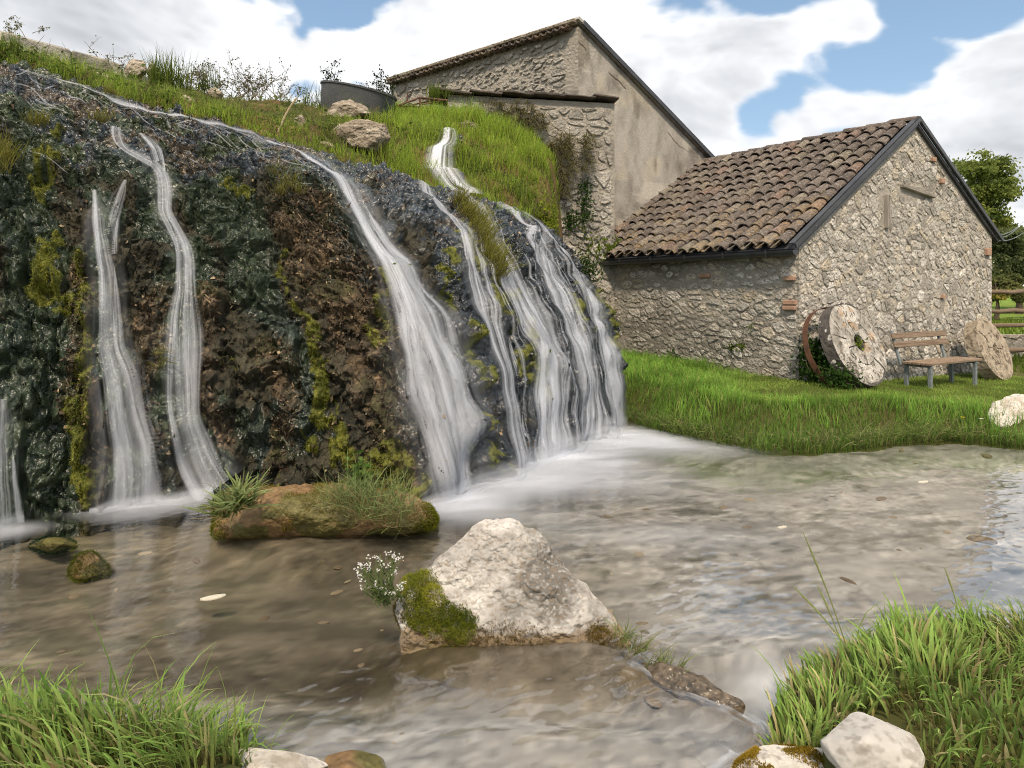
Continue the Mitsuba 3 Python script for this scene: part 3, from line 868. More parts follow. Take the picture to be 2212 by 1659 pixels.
# ------------------------------------------------------------------ pool, banks, ground, water
A = np.array([4.71, 11.21]); DG = np.array([.83, .56]) / math.hypot(.83, .56); DW_ = np.array([-DG[1], DG[0]])
NEAR = [(-7.5, 3.5), (-2.55, 3.05), (-2.1, 2.98), (-1.55, 2.86), (-1.05, 2.78), (-.75, 2.62), (-.42, 2.68), (-.22, 2.45), (-.1, 1.2), (.9, 1.2), (.86, 2.35), (.95, 2.66), (1.12, 2.86), (1.26, 3.12), (1.4, 3.34), (1.72, 3.56), (2.3, 3.72), (3.0, 3.75), (3.9, 3.9), (5.5, 4.2), (12, 5)]
FAR = [(12, 8.3), (7.1, 8.1), (6.27, 8.36), (5.6, 8.72), (4.89, 8.54), (4.16, 8.26), (3.51, 8.05), (2.97, 8.05), (2.56, 8.42), (2.1, 9.0), (1.75, 9.7), (1.3, 10.6), (-1, 8.6), (-3, 7.5), (-7.5, 6.5)]
POOL = sg.Polygon(NEAR + FAR).buffer(0)


def pool_sd(x, y):
    """signed distance to the shoreline, positive on land"""
    sh = np.asarray(x).shape
    pts = shapely.points(np.ravel(x), np.ravel(y))
    d = shapely.distance(POOL.exterior, pts)
    return np.where(shapely.contains_xy(POOL, np.ravel(x), np.ravel(y)), -d, d).reshape(sh)


def land_level(x, y):
    far = np.interp(x, [1, 2, 4.7, 7.1, 10.7, 16], [.50, .5, .45, .25, .13, .1])
    far = far + np.maximum(y - 19, 0) * .03 * ss(6, 12, x) - np.maximum(y - 60, 0) * .02
    near = np.where(x < 0, .30, .27)
    return np.where(y > 5.6, far, near)


def ground_z(x, y, sd=None):
    sd = pool_sd(x, y) if sd is None else sd
    p = np.stack([x, y, 0 * x], -1)
    b = .035 * (meshkit.fbm(p * 2.2, 3, 101) - .5) + .015 * (meshkit.fbm(p * 9, 2, 102) - .5)
    lv = land_level(x, y)
    rise = lv * ss(-.02, np.where(y > 5.6, .55, .42), sd)
    return np.where(sd > 0, -.02 + rise + b, -.35 * ss(0, -.25, sd) - .02)


gx = np.unique(np.concatenate([np.arange(-7, 12.01, .06), -7 - np.geomspace(.1, 190, 26), 12 + np.geomspace(.1, 240, 40)]))
gy = np.unique(np.concatenate([np.arange(1.0, 17, .06), 1 - np.geomspace(.1, 120, 22), 17 + np.geomspace(.1, 500, 50)]))
GX, GY = np.meshgrid(gx, gy, indexing='ij')
gsd = pool_sd(GX, GY)
GZ = ground_z(GX, GY, gsd)
GP = np.stack([GX, GY, GZ], -1).reshape(-1, 3)
gn, gn2 = meshkit.fbm(GP * 1.7, 3, 103), meshkit.fbm(GP * 14, 3, 104)
gcol = mixc((.045, .06, .016), (.085, .075, .03), gn) * (.6 + .8 * gn2[:, None])
gcol = mixc(gcol, (.11, .17, .03), ss(17, 21, GP[:, 1]) * .8)
obj('ground', (GP, grid_faces(*GX.shape)), 'm_ground', smooth=True, color=gcol, kind='structure', label='grassy ground around the pool')

LIP = [(.60, 3.48), (.80, 3.32), (1.0, 3.12), (1.10, 2.98), (1.02, 2.80), (.80, 2.66), (.62, 2.40)]       # where the front sheet breaks over into the chute


def chute(x, y):
    """how far the surface sinks in the little chute at the front right"""
    c = np.array([1.20, 3.12])
    L = sg.LineString(LIP)
    pts = shapely.points(np.ravel(x), np.ravel(y))
    d = shapely.distance(L, pts).reshape(np.shape(x))
    side = shapely.contains_xy(sg.Polygon(LIP + [(.75, 1.2), (3, 1.2), (3, 3.6), (1.0, 3.75)]), np.ravel(x), np.ravel(y)).reshape(np.shape(x))
    near = np.exp(-((np.hypot(x - c[0], (y - c[1]) * .8)) / .45) ** 2)
    low = ss(3.0, 2.5, y) * (x > .45) * (x < 1.3)
    return .21 * np.where(side, ss(-.02, .19, d), 0) * np.maximum(near, low)


def bed_z(x, y, sd=None):
    sd = pool_sd(x, y) if sd is None else sd
    p = np.stack([x, y, 0 * x], -1)
    dep = .03 + .17 * ss(.05, -.9, sd)
    slab = np.exp(-(((x - .25) / .62) ** 2 + ((y - 2.85) / .34) ** 2) ** 2)
    dep = dep * (1 - slab * .72)
    dark = .5 * np.exp(-((x + .98) / .3) ** 2 - ((y - 3.75) / .3) ** 2)
    rk = np.exp(-(((x - .08) / .85) ** 2 + ((y - 3.78) / .46) ** 2) ** 2)
    lg = np.exp(-(((x + 1.5) / 1.1) ** 2 + ((y - 5.45) / .55) ** 2) ** 2)
    dep = dep * (1 - .85 * np.maximum(rk, lg))
    lip = np.exp(-(shapely.distance(sg.LineString(LIP[:5]), shapely.points(np.ravel(x), np.ravel(y))).reshape(np.shape(x)) / .09) ** 2)
    return -dep * (1 - .9 * lip) - .12 * dark + .05 * (meshkit.fbm(p * 1.8, 3, 111) - .5) + .02 * (meshkit.fbm(p * 8, 3, 112) - .5) - chute(x, y)


bx, by = np.meshgrid(np.arange(-7.4, 11, .04), np.arange(1.25, 11.4, .035), indexing='ij')
bsd = pool_sd(bx, by)
bp = np.stack([bx, by, bed_z(bx, by, bsd)], -1).reshape(-1, 3)
q = np.stack([bp[:, 0] * 1.0 + bp[:, 1] * .25, bp[:, 1] * 2.2 - bp[:, 0] * .5, 0 * bp[:, 0]], -1)
w1 = meshkit.fbm(q * 1.1, 4, 113); w2 = meshkit.fbm(q * 3.6, 3, 114); w3 = meshkit.fbm(bp * [14, 17, 1], 3, 115)
w4 = meshkit.fbm(np.stack([bp[:, 0] * 2.2 + bp[:, 1] * .8, bp[:, 1] * 9 - bp[:, 0] * 2.4, 0 * bp[:, 0]], -1), 4, 116)
bcol = mixc((.085, .074, .054), (.30, .262, .19), np.clip((w1 - .3) * 1.7 + (w2 - .5) * .6 + (w4 - .5) * .6, 0, 1))
bcol = mixc(bcol, mixc((.18, .178, .172), (.38, .37, .345), np.clip(w4 * 1.6 - .3, 0, 1)), np.maximum(ss(-.6, 1.6, bp[:, 0]) * .88, ss(3.6, 3.1, bp[:, 1]) * .8))
bcol = mixc(bcol, (.045, .05, .03), ss(.60, .72, w2 * .6 + w1 * .4 + .04) * .6)
slabm = np.exp(-(((bp[:, 0] - .25) / .62) ** 2 + ((bp[:, 1] - 2.85) / .34) ** 2) ** 2)
bcol = mixc(bcol, (.27, .25, .215), slabm * .7)
lipm = np.exp(-(shapely.distance(sg.LineString(LIP[:5]), shapely.points(bp[:, 0], bp[:, 1])) / .07) ** 2)
bcol = mixc(bcol, mixc((.05, .04, .02), (.22, .14, .05), w3), lipm * .8)
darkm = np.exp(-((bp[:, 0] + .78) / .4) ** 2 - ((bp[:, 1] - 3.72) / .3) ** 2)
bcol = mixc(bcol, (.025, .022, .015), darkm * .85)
bcol = mixc(bcol, (.02, .035, .03), np.exp(-(chute(bp[:, 0], bp[:, 1]) - .21) ** 2 / .004) * .8)
rkm = np.exp(-(((bp[:, 0] - .08) / .85) ** 2 + ((bp[:, 1] - 3.78) / .5) ** 2) ** 2)
bcol = mixc(bcol, (.085, .065, .038), rkm * .7)
pd1, pd2, pr_, _, _ = cells(bp[:, 0] * 13 + w3 * 1.2, bp[:, 1] * 17 + w3, 301)
peb = ss(.05, .22, pd2 - pd1) * ss(.42, .58, meshkit.fbm(bp * [1.3, 1.9, 1], 3, 117) + .12 * ss(3.9, 2.9, bp[:, 1]))
bcol = bcol * (1 + peb[:, None] * ((.55 + 1.1 * pr_) - 1)[:, None] * .75)
bcol = bcol * (.60 + .48 * w3[:, None])
bf = grid_faces(*bx.shape)
keep = (bsd.ravel() < .12)[bf].any(1)
me, cc = sub(bp, bf[keep], bcol)
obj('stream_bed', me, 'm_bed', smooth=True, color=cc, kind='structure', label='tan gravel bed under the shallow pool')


def water_z(x, y):
    p = np.stack([x, y, 0 * x], -1)
    r = .005 * (meshkit.fbm(p * [1.6, 2.6, 1], 3, 121) - .5) + .0018 * (meshkit.fbm(p * [5, 11, 1] + 3, 3, 122) - .5)
    n = np.exp(-((x - .1) / 1.1) ** 2 - ((y - 3.0) / .55) ** 2)
    r = r + n * (.006 * (meshkit.fbm(p * [5, 8, 1] + 8, 3, 123) - .5))
    return r - chute(x, y)


wx, wy = np.meshgrid(np.arange(-7.4, 11, .035), np.arange(1.25, 11.4, .03), indexing='ij')
wsd = pool_sd(wx, wy)
wp = np.stack([wx, wy, water_z(wx, wy) + np.random.default_rng(8).normal(0, .0013, wx.shape)], -1).reshape(-1, 3)
wf = grid_faces(*wx.shape)
keep = (wsd.ravel() < .10)[wf].any(1)
me, cc = sub(wp, wf[keep], wp)
obj('water', me, 'm_water', smooth=True, kind='structure', label='clear shallow stream pool below the waterfall')

tl_ = np.linspace(0, 1, 60)
lp_ = PchipInterpolator(np.linspace(0, 1, 6), np.array(LIP[:6]))(tl_)
tg_ = nrm(np.gradient(lp_, axis=0)); nr_ = np.stack([-tg_[:, 1], tg_[:, 0]], 1)
nr_ = nr_ * np.sign((nr_ @ np.array([.6, .5])))[:, None]
V = []
for j in range(9):
    d_ = -.10 + .034 * j
    q_ = lp_ + nr_ * d_
    V.append(np.column_stack([q_, water_z(q_[:, 0], q_[:, 1]) + .006]))
V = np.stack(V, 1)
ok_ = thing('outflow', 'little sheet of water sliding over the dark ledge at lower right', 'cascade')
uvo = np.stack([np.broadcast_to(tl_[:, None] * .0 + np.linspace(.1, .9, 9)[None] + 7000, (60, 9)), np.broadcast_to(tl_[:, None] * 9, (60, 9))], -1).reshape(-1, 2)
obj('veil', (V.reshape(-1, 3), grid_faces(60, 9)), 'm_veil_mid', ok_, uv=uvo, smooth=True)

# white foam where the streams land and in the chute
FOAM = [((20, 1150), 110, 30, 0, .55), ((290, 1100), 170, 36, 0, .62), ((400, 1090), 110, 24, 0, .5), ((1010, 1085), 170, 52, 18, 1.0), ((1120, 1040), 210, 54, 15, .95), ((1215, 995), 230, 44, 10, 1.0), ((1310, 948), 240, 44, 4, 1.1), ((1420, 960), 300, 46, 0, .6),
        ((1250, 1030), 340, 64, 8, .5), ((1060, 1110), 280, 54, 12, .36), ((1420, 1165), 360, 46, 7, .22), ((1680, 1470), 120, 120, 0, .6), ((1695, 1575), 100, 60, 0, .6), ((720, 1068), 150, 18, 0, .3)]
fk = thing('foam', 'soft white foam spreading on the pool where the streams land', 'foam')
labels[fk]['kind'] = 'stuff'
fparts = []
for n, ((px, py), rw, rh, tilt, op) in enumerate(FOAM):
    c = UG(px, py)
    Z = c[1]
    ax = rw / FX * Z
    ay = rh / FX * Z * Z / CAMZ
    na, nr = 40, 12
    th = np.linspace(0, 2 * np.pi, na, endpoint=False)
    rr = np.linspace(0, 1, nr)
    X = np.outer(rr, np.cos(th)) * ax
    Y = np.outer(rr, np.sin(th)) * ay
    ca, sa = math.cos(math.radians(tilt)), math.sin(math.radians(tilt))
    x, y = c[0] + X * ca + Y * sa, c[1] - X * sa + Y * ca
    v = np.stack([x, y, water_z(x, y) + .012 + .0015 * n], -1).reshape(-1, 3)
    i, j = np.meshgrid(np.arange(nr - 1), np.arange(na), indexing='ij')
    qd = np.stack([i * na + j, i * na + (j + 1) % na, (i + 1) * na + (j + 1) % na, (i + 1) * na + j], -1).reshape(-1, 4)
    f = np.vstack([qd[:, [0, 2, 1]], qd[:, [0, 3, 2]]])
    fparts.append((v, f, np.stack([np.repeat(rr, na), np.full(nr * na, op)], 1)))
v, f, uvf = join(fparts)
obj('patch', (v, f), 'm_foam', fk, uv=uvf, smooth=True)
# ------------------------------------------------------------------ walls of rubble
def stone_mesh(poly, h, rng, n=10):
    """one rubble piece from its outline (2-D): rounded, uneven front, its foot inside the mortar; returns local (u, v, out)"""
    ring = poly.exterior
    s = (np.arange(n) + rng.uniform(-.3, .3, n)) / n
    p = np.array([ring.interpolate(x % 1, normalized=True).coords[0] for x in s])
    if len(p) < 4: return None
    a = np.cross(p, np.roll(p, -1, 0)).sum()
    if a < 0: p = p[::-1]
    c = p.mean(0)
    lv = [(1.0, -.02), (.99 - .04 * rng.random(), h * .6), (.82 + .1 * rng.random(), h)]
    v = []
    for k, (sc, z) in enumerate(lv):
        zz = z + (rng.uniform(-.3, .25, n) * h if k == 2 else rng.uniform(-.15, .15, n) * h * (k == 1))
        v.append(np.column_stack([c + (p - c) * (sc + rng.uniform(-.05, .05, (n, 1)) * (k > 0)), np.broadcast_to(zz, (n,))]))
    v = np.vstack(v + [np.append(c + rng.normal(0, .01, 2), h * rng.uniform(.85, 1.2))[None]])
    f = []
    for k in range(2):
        for i in range(n):
            j = (i + 1) % n
            f += [[k * n + i, k * n + j, (k + 1) * n + j], [k * n + i, (k + 1) * n + j, (k + 1) * n + i]]
    f += [[2 * n + i, 2 * n + (i + 1) % n, 3 * n] for i in range(n)]
    return v, np.array(f)


def rubble(face, count, rng, aspect=1.35, gap=(.006, .03), size=None, relax=1):
    """outlines of the pieces of a rubble wall inside the face polygon"""
    x0, y0, x1, y1 = face.bounds
    pts = rng.uniform((x0, y0), (x1, y1), (int(count * (x1 - x0) * (y1 - y0) / face.area), 2))
    S = np.array([1 / aspect, 1.])
    for it in range(relax + 1):
        ring = np.array([[x0 - 5, y0 - 5], [x1 + 5, y0 - 5], [x0 - 5, y1 + 5], [x1 + 5, y1 + 5]])
        vor = Voronoi(np.vstack([pts, ring]) * S)
        polys = []
        for i in range(len(pts)):
            reg = vor.regions[vor.point_region[i]]
            if -1 in reg or len(reg) < 3: polys.append(None); continue
            polys.append(sg.Polygon(vor.vertices[reg] / S))
        if it < relax:
            pts = np.array([p.centroid.coords[0] if p is not None else q for p, q in zip(polys, pts)]) * .55 + pts * .45
    out = []
    for p in polys:
        if p is None: continue
        p = p.intersection(face.buffer(-.01))
        if p.is_empty or p.geom_type != 'Polygon' or p.area < .003: continue
        g = rng.uniform(*gap)
        r = math.sqrt(p.area) * .09
        k = p.buffer(-g - r).buffer(r, quad_segs=3)
        if k.is_empty: k = p.buffer(-g)
        if k.geom_type != 'Polygon' or k.is_empty or k.area < .0015: continue
        out.append(k)
    return out


def lay(parent, name, polys, o, ex, out, rng, most, tone, h=(.02, .05), bsdf='m_stone', stuffname=None, n=10):
    """the pieces on a wall plane (origin o, along ex, up z, facing out): the largest as parts, the rest as one"""
    polys = sorted(polys, key=lambda p: -p.area)
    rest = []
    for i, p in enumerate(polys):
        r = stone_mesh(p, rng.uniform(*h), rng, n)
        if r is None: continue
        v, f = r
        V = o + v[:, :1] * ex + v[:, 1:2] * np.array([0, 0, 1.]) + v[:, 2:] * out
        if np.dot(np.cross(ex, [0, 0, 1.]), out) < 0: f = f[:, ::-1]
        uv = np.tile(np.clip(tone(p.centroid.x, p.centroid.y, rng), 0, 1), (len(V), 1))
        if i < most: obj(name, (V, f), bsdf, parent, uv=uv, smooth=False)
        else: rest.append((V, f, uv))
    if rest:
        v, f, uv = join(rest)
        obj(stuffname or 'small_stones', (v, f), bsdf, parent, uv=uv, smooth=False, kind='stuff')


def prism(poly, o, ex, out, depth):
    """a wall: polygon in the plane (o, ex, z) thickened backwards"""
    m = trimesh.creation.extrude_polygon(poly, depth, engine='earcut')
    v, f = tm(m)
    V = o + v[:, :1] * ex + v[:, 1:2] * np.array([0, 0, 1.]) - v[:, 2:] * out
    m2 = trimesh.Trimesh(V, f, process=False)
    if m2.volume < 0: f = f[:, ::-1]
    return V, f


Zv = np.array([0, 0, 1.])
D3 = np.array([DG[0], DG[1], 0]); W3 = np.array([-DG[1], DG[0], 0])   # along the gable; along the long wall, away from the viewer
A3 = np.array([A[0], A[1], 0])
GL, HL = 7.27, 5.15
EAVE, APEX, REAVE, APX = 2.74, 5.20, 3.19, 3.82
rng = np.random.default_rng(5)
house = thing('stone_house', 'low rubble stone house with a brown tiled roof beside the waterfall', 'house')
gable = sg.Polygon([(0, -.4), (GL, -.4), (GL, REAVE - .03), (APX, APEX - .06), (0, EAVE - .03)])
front = sg.Polygon([(0, -.4), (HL + 3.2, -.4), (HL + 3.2, EAVE - .02), (0, EAVE - .02)])
gw = obj('wall', prism(gable, A3, D3, -W3, .45), 'm_mortar', house)
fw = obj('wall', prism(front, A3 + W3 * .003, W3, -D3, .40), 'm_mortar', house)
obj('wall', prism(sg.Polygon([(0, -.4), (HL + 3, -.4), (HL + 3, REAVE - .05), (0, REAVE - .05)]), A3 + D3 * (GL - .01) + W3 * .46, W3, D3, .4), 'm_mortar', house)
g2 = sg.Polygon([(0, .1), (GL - .02, .02), (GL - .02, REAVE - .12), (APX, APEX - .2), (.02, EAVE - .12)])
planks_hole = [sg.box(2.62, 3.05, 2.80, 3.72), sg.box(3.2, 3.76, 4.55, 3.95)]
# the survey of the two grey planks in the gable
polys = [p for p in rubble(g2, 1000, rng, 1.15, (.003, .024), relax=0) if not any(p.intersects(b) for b in planks_hole)]


def tone_g(x, y, r):
    t = r.beta(2.2, 1.6)
    return (t, r.random())


lay(gw, 'stone', polys, A3, D3, -W3, rng, 180, tone_g, (.005, .024))
f2 = sg.Polygon([(.0, .2), (HL + .3, .2), (HL + .3, EAVE - .14), (.0, EAVE - .14)])
polys = rubble(f2, 400, rng, 1.8, (.004, .045), relax=0)


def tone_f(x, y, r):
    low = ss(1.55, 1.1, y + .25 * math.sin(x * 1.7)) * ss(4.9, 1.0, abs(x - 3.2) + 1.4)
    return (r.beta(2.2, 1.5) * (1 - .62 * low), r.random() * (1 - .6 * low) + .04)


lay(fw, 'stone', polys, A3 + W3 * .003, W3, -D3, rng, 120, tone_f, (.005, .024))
# a few fired bricks patched in near the corner and high in the gable
for wall, o, ex, out, x, z, w, h in ((fw, A3, W3, -D3, .15, 2.12, .20, .075), (fw, A3, W3, -D3, .14, 1.72, .24, .075), (fw, A3, W3, -D3, .15, 1.63, .24, .07), (fw, A3, W3, -D3, 1.92, 2.2, .24, .08),
                                     (gw, A3, D3, -W3, 7.0, 2.78, .22, .16), (gw, A3, D3, -W3, 4.5, 4.55, .16, .09), (gw, A3, D3, -W3, 4.85, 4.15, .14, .10), (gw, A3, D3, -W3, 4.9, 1.8, .13, .08)):
    v, f = box((w, .07, h), ax=[ex, out, Zv], center=o + ex * (x) + Zv * z + out * .032, bev=.01)
    obj('brick', (v, f), 'm_brick', wall)
# planks let into the gable
for (x0, z0, x1, z1, w) in ((2.72, 3.08, 2.70, 3.70, .085), (3.25, 3.92, 4.5, 3.80, .055)):
    a, b = A3 + D3 * x0 + Zv * z0, A3 + D3 * x1 + Zv * z1
    e = nrm(b - a)
    v, f = box((np.linalg.norm(b - a), .09, w), (a + b) / 2 - W3 * .035, [e, -W3, np.cross(e, -W3)], .008)
    obj('plank', (v, f), 'm_grey_wood', gw, uv=np.column_stack([(v - a) @ e, v @ np.cross(e, -W3) * .6]))

# roof: two slopes of clay cover tiles on a deck
roof = house + '__roof'
sl_l = (APEX - EAVE) / APX
RV = nrm(D3 + Zv * sl_l)                 # up the left slope
RN = nrm(np.cross(RV, W3)); RN = RN if RN[2] > 0 else -RN
sr = (APEX - REAVE) / (GL - APX)
RV2 = nrm(-D3 + Zv * sr)
RN2 = nrm(np.cross(RV2, W3)); RN2 = RN2 if RN2[2] > 0 else -RN2
slen = math.hypot(APX, APEX - EAVE)
slen2 = math.hypot(GL - APX, APEX - REAVE)
OV = .26                                 # the eaves hang over
APXP = A3 + D3 * APX + Zv * APEX
ROOFL = HL + .1
v1, f1 = box((slen + OV, ROOFL, .06), APXP - RV * (slen + OV) / 2 + W3 * (ROOFL / 2 - .06) - RN * .03, [RV, W3, RN])
v2, f2_ = box((slen2 + OV, ROOFL + 3, .06), APXP - RV2 * (slen2 + OV) / 2 + W3 * ((ROOFL + 3) / 2 - .06) - RN2 * .03, [RV2, W3, RN2])
obj('roof', cat_mesh([(v1, f1), (v2, f2_)]), 'm_zinc', house)


def tile_mesh(L, r0, r1, th=.016, seg=7, nl=3, rise=.78):
    """a half-round clay tile along +x (wide end at x = 0), opening down"""
    a = np.linspace(0, np.pi, seg + 1)
    rings = []
    for k in range(nl + 1):
        t = k / nl
        r = r0 * (1 - t) + r1 * t
        rings.append(np.stack([np.full(seg + 1, t * L), r * np.cos(a), r * rise * np.sin(a)], 1))
    outer = np.array(rings)
    inner = outer.copy()
    inner[..., 1] *= 1 - th / r0; inner[..., 2] = inner[..., 2] * (1 - th / r0) - .001
    o, i = outer.reshape(-1, 3), inner.reshape(-1, 3)
    n = len(o)
    g = grid_faces(nl + 1, seg + 1)
    f = np.vstack([g, g[:, ::-1] + n])
    k = np.arange(seg)
    f = np.vstack([f, np.stack([k, k + 1, k + 1 + n], 1), np.stack([k, k + 1 + n, k + n], 1)])
    e = nl * (seg + 1)
    f = np.vstack([f, np.stack([e + k, e + k + 1 + n, e + k + 1], 1), np.stack([e + k, e + k + n, e + k + 1 + n], 1)])
    m = trimesh.Trimesh(np.vstack([o, i]), f, process=False)
    return np.array(m.vertices), np.array(m.faces)


NCOL, NROW = 18, 13
pitch, rowp = (ROOFL - .02) / NCOL, (slen + OV - .05) / NROW
pans = []
for c in range(NCOL):
    wob = rng.normal(0, .012)
    for r in range(NROW):
        L = rowp * 1.2
        tv_, tf = tile_mesh(L, .122 + rng.normal(0, .005), .098, th=.022)
        yaw, pit = rng.normal(0, .034), .070 + rng.normal(0, .018)
        X = nrm(RV * math.cos(pit) - RN * math.sin(pit) + W3 * yaw)
        Y = nrm(W3 - X * (W3 @ X)); N = np.cross(X, Y)
        if N @ RN < 0: N = -N
        o = APXP - RN * (.05 * math.sin(math.pi * (c + .5) / NCOL) * math.sin(math.pi * (r + .5) / NROW) ** .5 - .01) - RV * (slen + OV - r * rowp + .028 * rng.normal()) + W3 * (.06 + pitch * (c + .5) + wob + rng.normal(0, .008)) + RN * (.045 + .03)
        V = o + tv_[:, :1] * X + tv_[:, 1:2] * Y + tv_[:, 2:] * N
        if np.dot(np.cross(X, Y), N) > 0: tf = tf[:, ::-1]
        obj('tile', (V, tf[:, ::-1]), 'm_tile', roof, uv=np.tile(rng.random(2), (len(V), 1)), smooth=False)
    for r in range(NROW):     # the channel tiles between, mostly hidden
        tv_, tf = tile_mesh(rowp * 1.15, .09, .105, seg=5, nl=2)
        o = APXP - RV * (slen + OV - r * rowp - .03) + W3 * (.06 + pitch * (c + 1.0) + wob) + RN * .062
        X = nrm(RV - RN * .04)
        pans.append((o + tv_[:, :1] * X + tv_[:, 1:2] * W3 - tv_[:, 2:] * RN * .8, tf, np.tile(rng.random(2) * [.6, .6], (len(tv_), 1))))
v, f, uvp = join(pans)
obj('channel_tiles', (v, f), 'm_tile', roof, uv=uvp, smooth=False, kind='stuff')
for k in range(11):
    tv_, tf = tile_mesh(ROOFL / 10.4, .15, .125, th=.02, seg=8, nl=2, rise=.7)
    o = APXP + W3 * (ROOFL - .04 - k * ROOFL / 11) + Zv * (.045 + rng.normal(0, .006))
    X = nrm(-W3 - Zv * .035)
    V = o + tv_[:, :1] * X + tv_[:, 1:2] * D3 + tv_[:, 2:] * Zv
    obj('ridge_tile', (V, tf), 'm_tile', roof, uv=np.tile(rng.random(2), (len(V), 1)), smooth=False)
# zinc: half-round gutter, flashing on both rakes
eave0 = APXP - RV * (slen + OV) - W3 * .10 + Zv * .005 - D3 * .03
a = np.linspace(0, np.pi, 9)
gl = HL + .35
cross = [np.stack([-np.cos(a) * .075, -np.sin(a) * .085], 1), np.stack([-np.cos(a) * .068, -np.sin(a) * .078], 1)[::-1]]
prof = np.vstack(cross)
prof = np.vstack([prof, prof[:1]])
ys = np.linspace(0, gl, 12)
V = np.array([[eave0 + W3 * y - Zv * (.035 + .004 * y) + D3 * p[0] + Zv * p[1] for p in prof] for y in ys]).reshape(-1, 3)
obj('gutter', (V, grid_faces(len(ys), len(prof))), 'm_zinc', house, smooth=40)
V = np.vstack([[eave0 + D3 * p[0] + Zv * (p[1] - .035) - W3 * .004 for p in cross[0]], [eave0 - Zv * .035 - W3 * .004]])
obj('gutter_cap', (V, np.array([[i, i + 1, 9] for i in range(8)])), 'm_zinc', house)
for k in range(6):
    c = eave0 + W3 * (.5 + k * .88) - Zv * .04
    pts = np.array([c + D3 * (-math.cos(t) * .083) + Zv * (-math.sin(t) * .093) for t in np.linspace(-.25, np.pi, 9)])
    obj('gutter_bracket', tube(pts, .009, 5), 'm_zinc', house)
for V_, N_, ln in ((RV, RN, slen + OV), (RV2, RN2, slen2 + OV + .1)):
    m1 = box((ln + .04, .03, .075), APXP - V_ * (ln / 2 - .02) - W3 * .10 + N_ * .045, [V_, W3, N_], .004)
    m2 = box((ln + .04, .10, .012), APXP - V_ * (ln / 2 - .02) - W3 * .05 + N_ * .100, [V_, W3, N_])
    obj('flashing', cat_mesh([m1, m2]), 'm_zinc', house)
obj('eaves_board', box((.03, HL, .16), APXP - RV * (slen + OV * .55) + W3 * (HL / 2) - RN * .12, [D3, W3, Zv]), 'm_wood', house, uv=np.zeros((8, 2)))
# wires from the far eave
wp0 = APXP - RV2 * (slen2 + .05) + W3 * .2
for k, (dz, dy) in enumerate(((.55, 0), (.35, .3), (.15, .1))):
    t = np.linspace(0, 1, 8)
    e = wp0 + np.array([5.5, 6.0 + dy, .45 + dz])
    tag = obj('cable', tube(wp0[None] * (1 - t[:, None]) + e[None] * t[:, None] - Zv * (np.sin(t * np.pi) * .18)[:, None], .009, 4), 'm_paint', None)
    lab(tag, ('grey cable, uppermost of the three at the far eave of the house', 'grey cable in the middle of the three at the far eave', 'grey cable, lowest of the three at the far eave of the house')[k], 'cable', None, 'cables at the far eave')

# ------------------------------------------------------------------ the tall building behind
R0 = A3 + W3 * (HL + .02)                             # where its plastered side meets the house roof
def PL(s): return R0 + D3 * s                         # along the plastered side
S0 = -.40
M0 = PL(S0); TOPZ = 7.85; RK = (5.32 - 7.85) / (3.95 - S0)
L0 = np.array([-3.45, 19.5, 0])
tall = thing('tall_building', 'tall plastered stone building behind the house, with a sloping roof line', 'building')
S1 = 8.2
side = sg.Polygon([(0, 0), (S1, 0), (S1, TOPZ + RK * S1), (0, TOPZ)])
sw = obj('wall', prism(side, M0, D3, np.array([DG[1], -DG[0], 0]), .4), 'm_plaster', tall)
LX = nrm(L0 - M0); LW = np.linalg.norm(L0 - M0); LOUT = np.array([LX[1], -LX[0], 0]); LOUT = LOUT if LOUT[1] < 0 else -LOUT
lf = sg.Polygon([(.004, 1), (LW, 1), (LW, TOPZ - .02), (.004, TOPZ - .02)])
lw = obj('wall', prism(lf, M0 + LOUT * .003, LX, LOUT, .4), 'm_mortar', tall)
back = obj('wall', prism(sg.Polygon([(0, 1), (7, 1), (7, 6.2), (0, TOPZ - .1)]), L0, D3, W3, .3), 'm_plaster', tall)
polys = rubble(sg.Polygon([(.7, 6.15), (LW - .05, 6.2), (LW - .05, TOPZ - .12), (.35, TOPZ - .15), (.3, 6.3)]), 330, rng, 2.2, (.008, .045))
polys += rubble(sg.Polygon([(.8, 6.3), (2.4, 6.3), (2.2, 7.45), (1.1, 7.45)]), 36, rng, 1.2, (.01, .05))
kp = []
for p in polys:
    if rng.random() < .9 and not any(p.intersects(q_) for q_ in kp): kp.append(p)
lay(lw, 'stone', kp, M0 + LOUT * .003, LX, LOUT, rng, 290, lambda x, y, r: (r.beta(1.5, 2.6) * .7, r.random() * .8), (.015, .06))
# roof: a slab falling away, its high edge lined with tile ends
RT = nrm(D3 + Zv * RK)
tn = np.cross(LX, RT); tn = tn if tn[2] > 0 else -tn
tn = nrm(tn)
rl = 10.
c0 = M0 + Zv * (TOPZ + .05)
corn = [c0 - RT * .12 - LX * .10, c0 + RT * rl - LX * .10, c0 + RT * rl + LX * (LW + .1), c0 - RT * .12 + LX * (LW + .1)]
V = np.vstack([corn, np.array(corn) + tn * .07])
F = np.array([[0, 2, 1], [0, 3, 2], [4, 5, 6], [4, 6, 7], [0, 1, 5], [0, 5, 4], [1, 2, 6], [1, 6, 5], [2, 3, 7], [2, 7, 6], [3, 0, 4], [3, 4, 7]])
tr = obj('roof', (V, F), 'm_plaster', tall)
obj('flashing', box((rl, .05, .13), c0 + RT * (rl / 2) - LX * .125 - Zv * .0, [RT, np.cross(Zv, RT), np.cross(RT, np.cross(Zv, RT))], .006), 'm_zinc', tall)
nt = 34
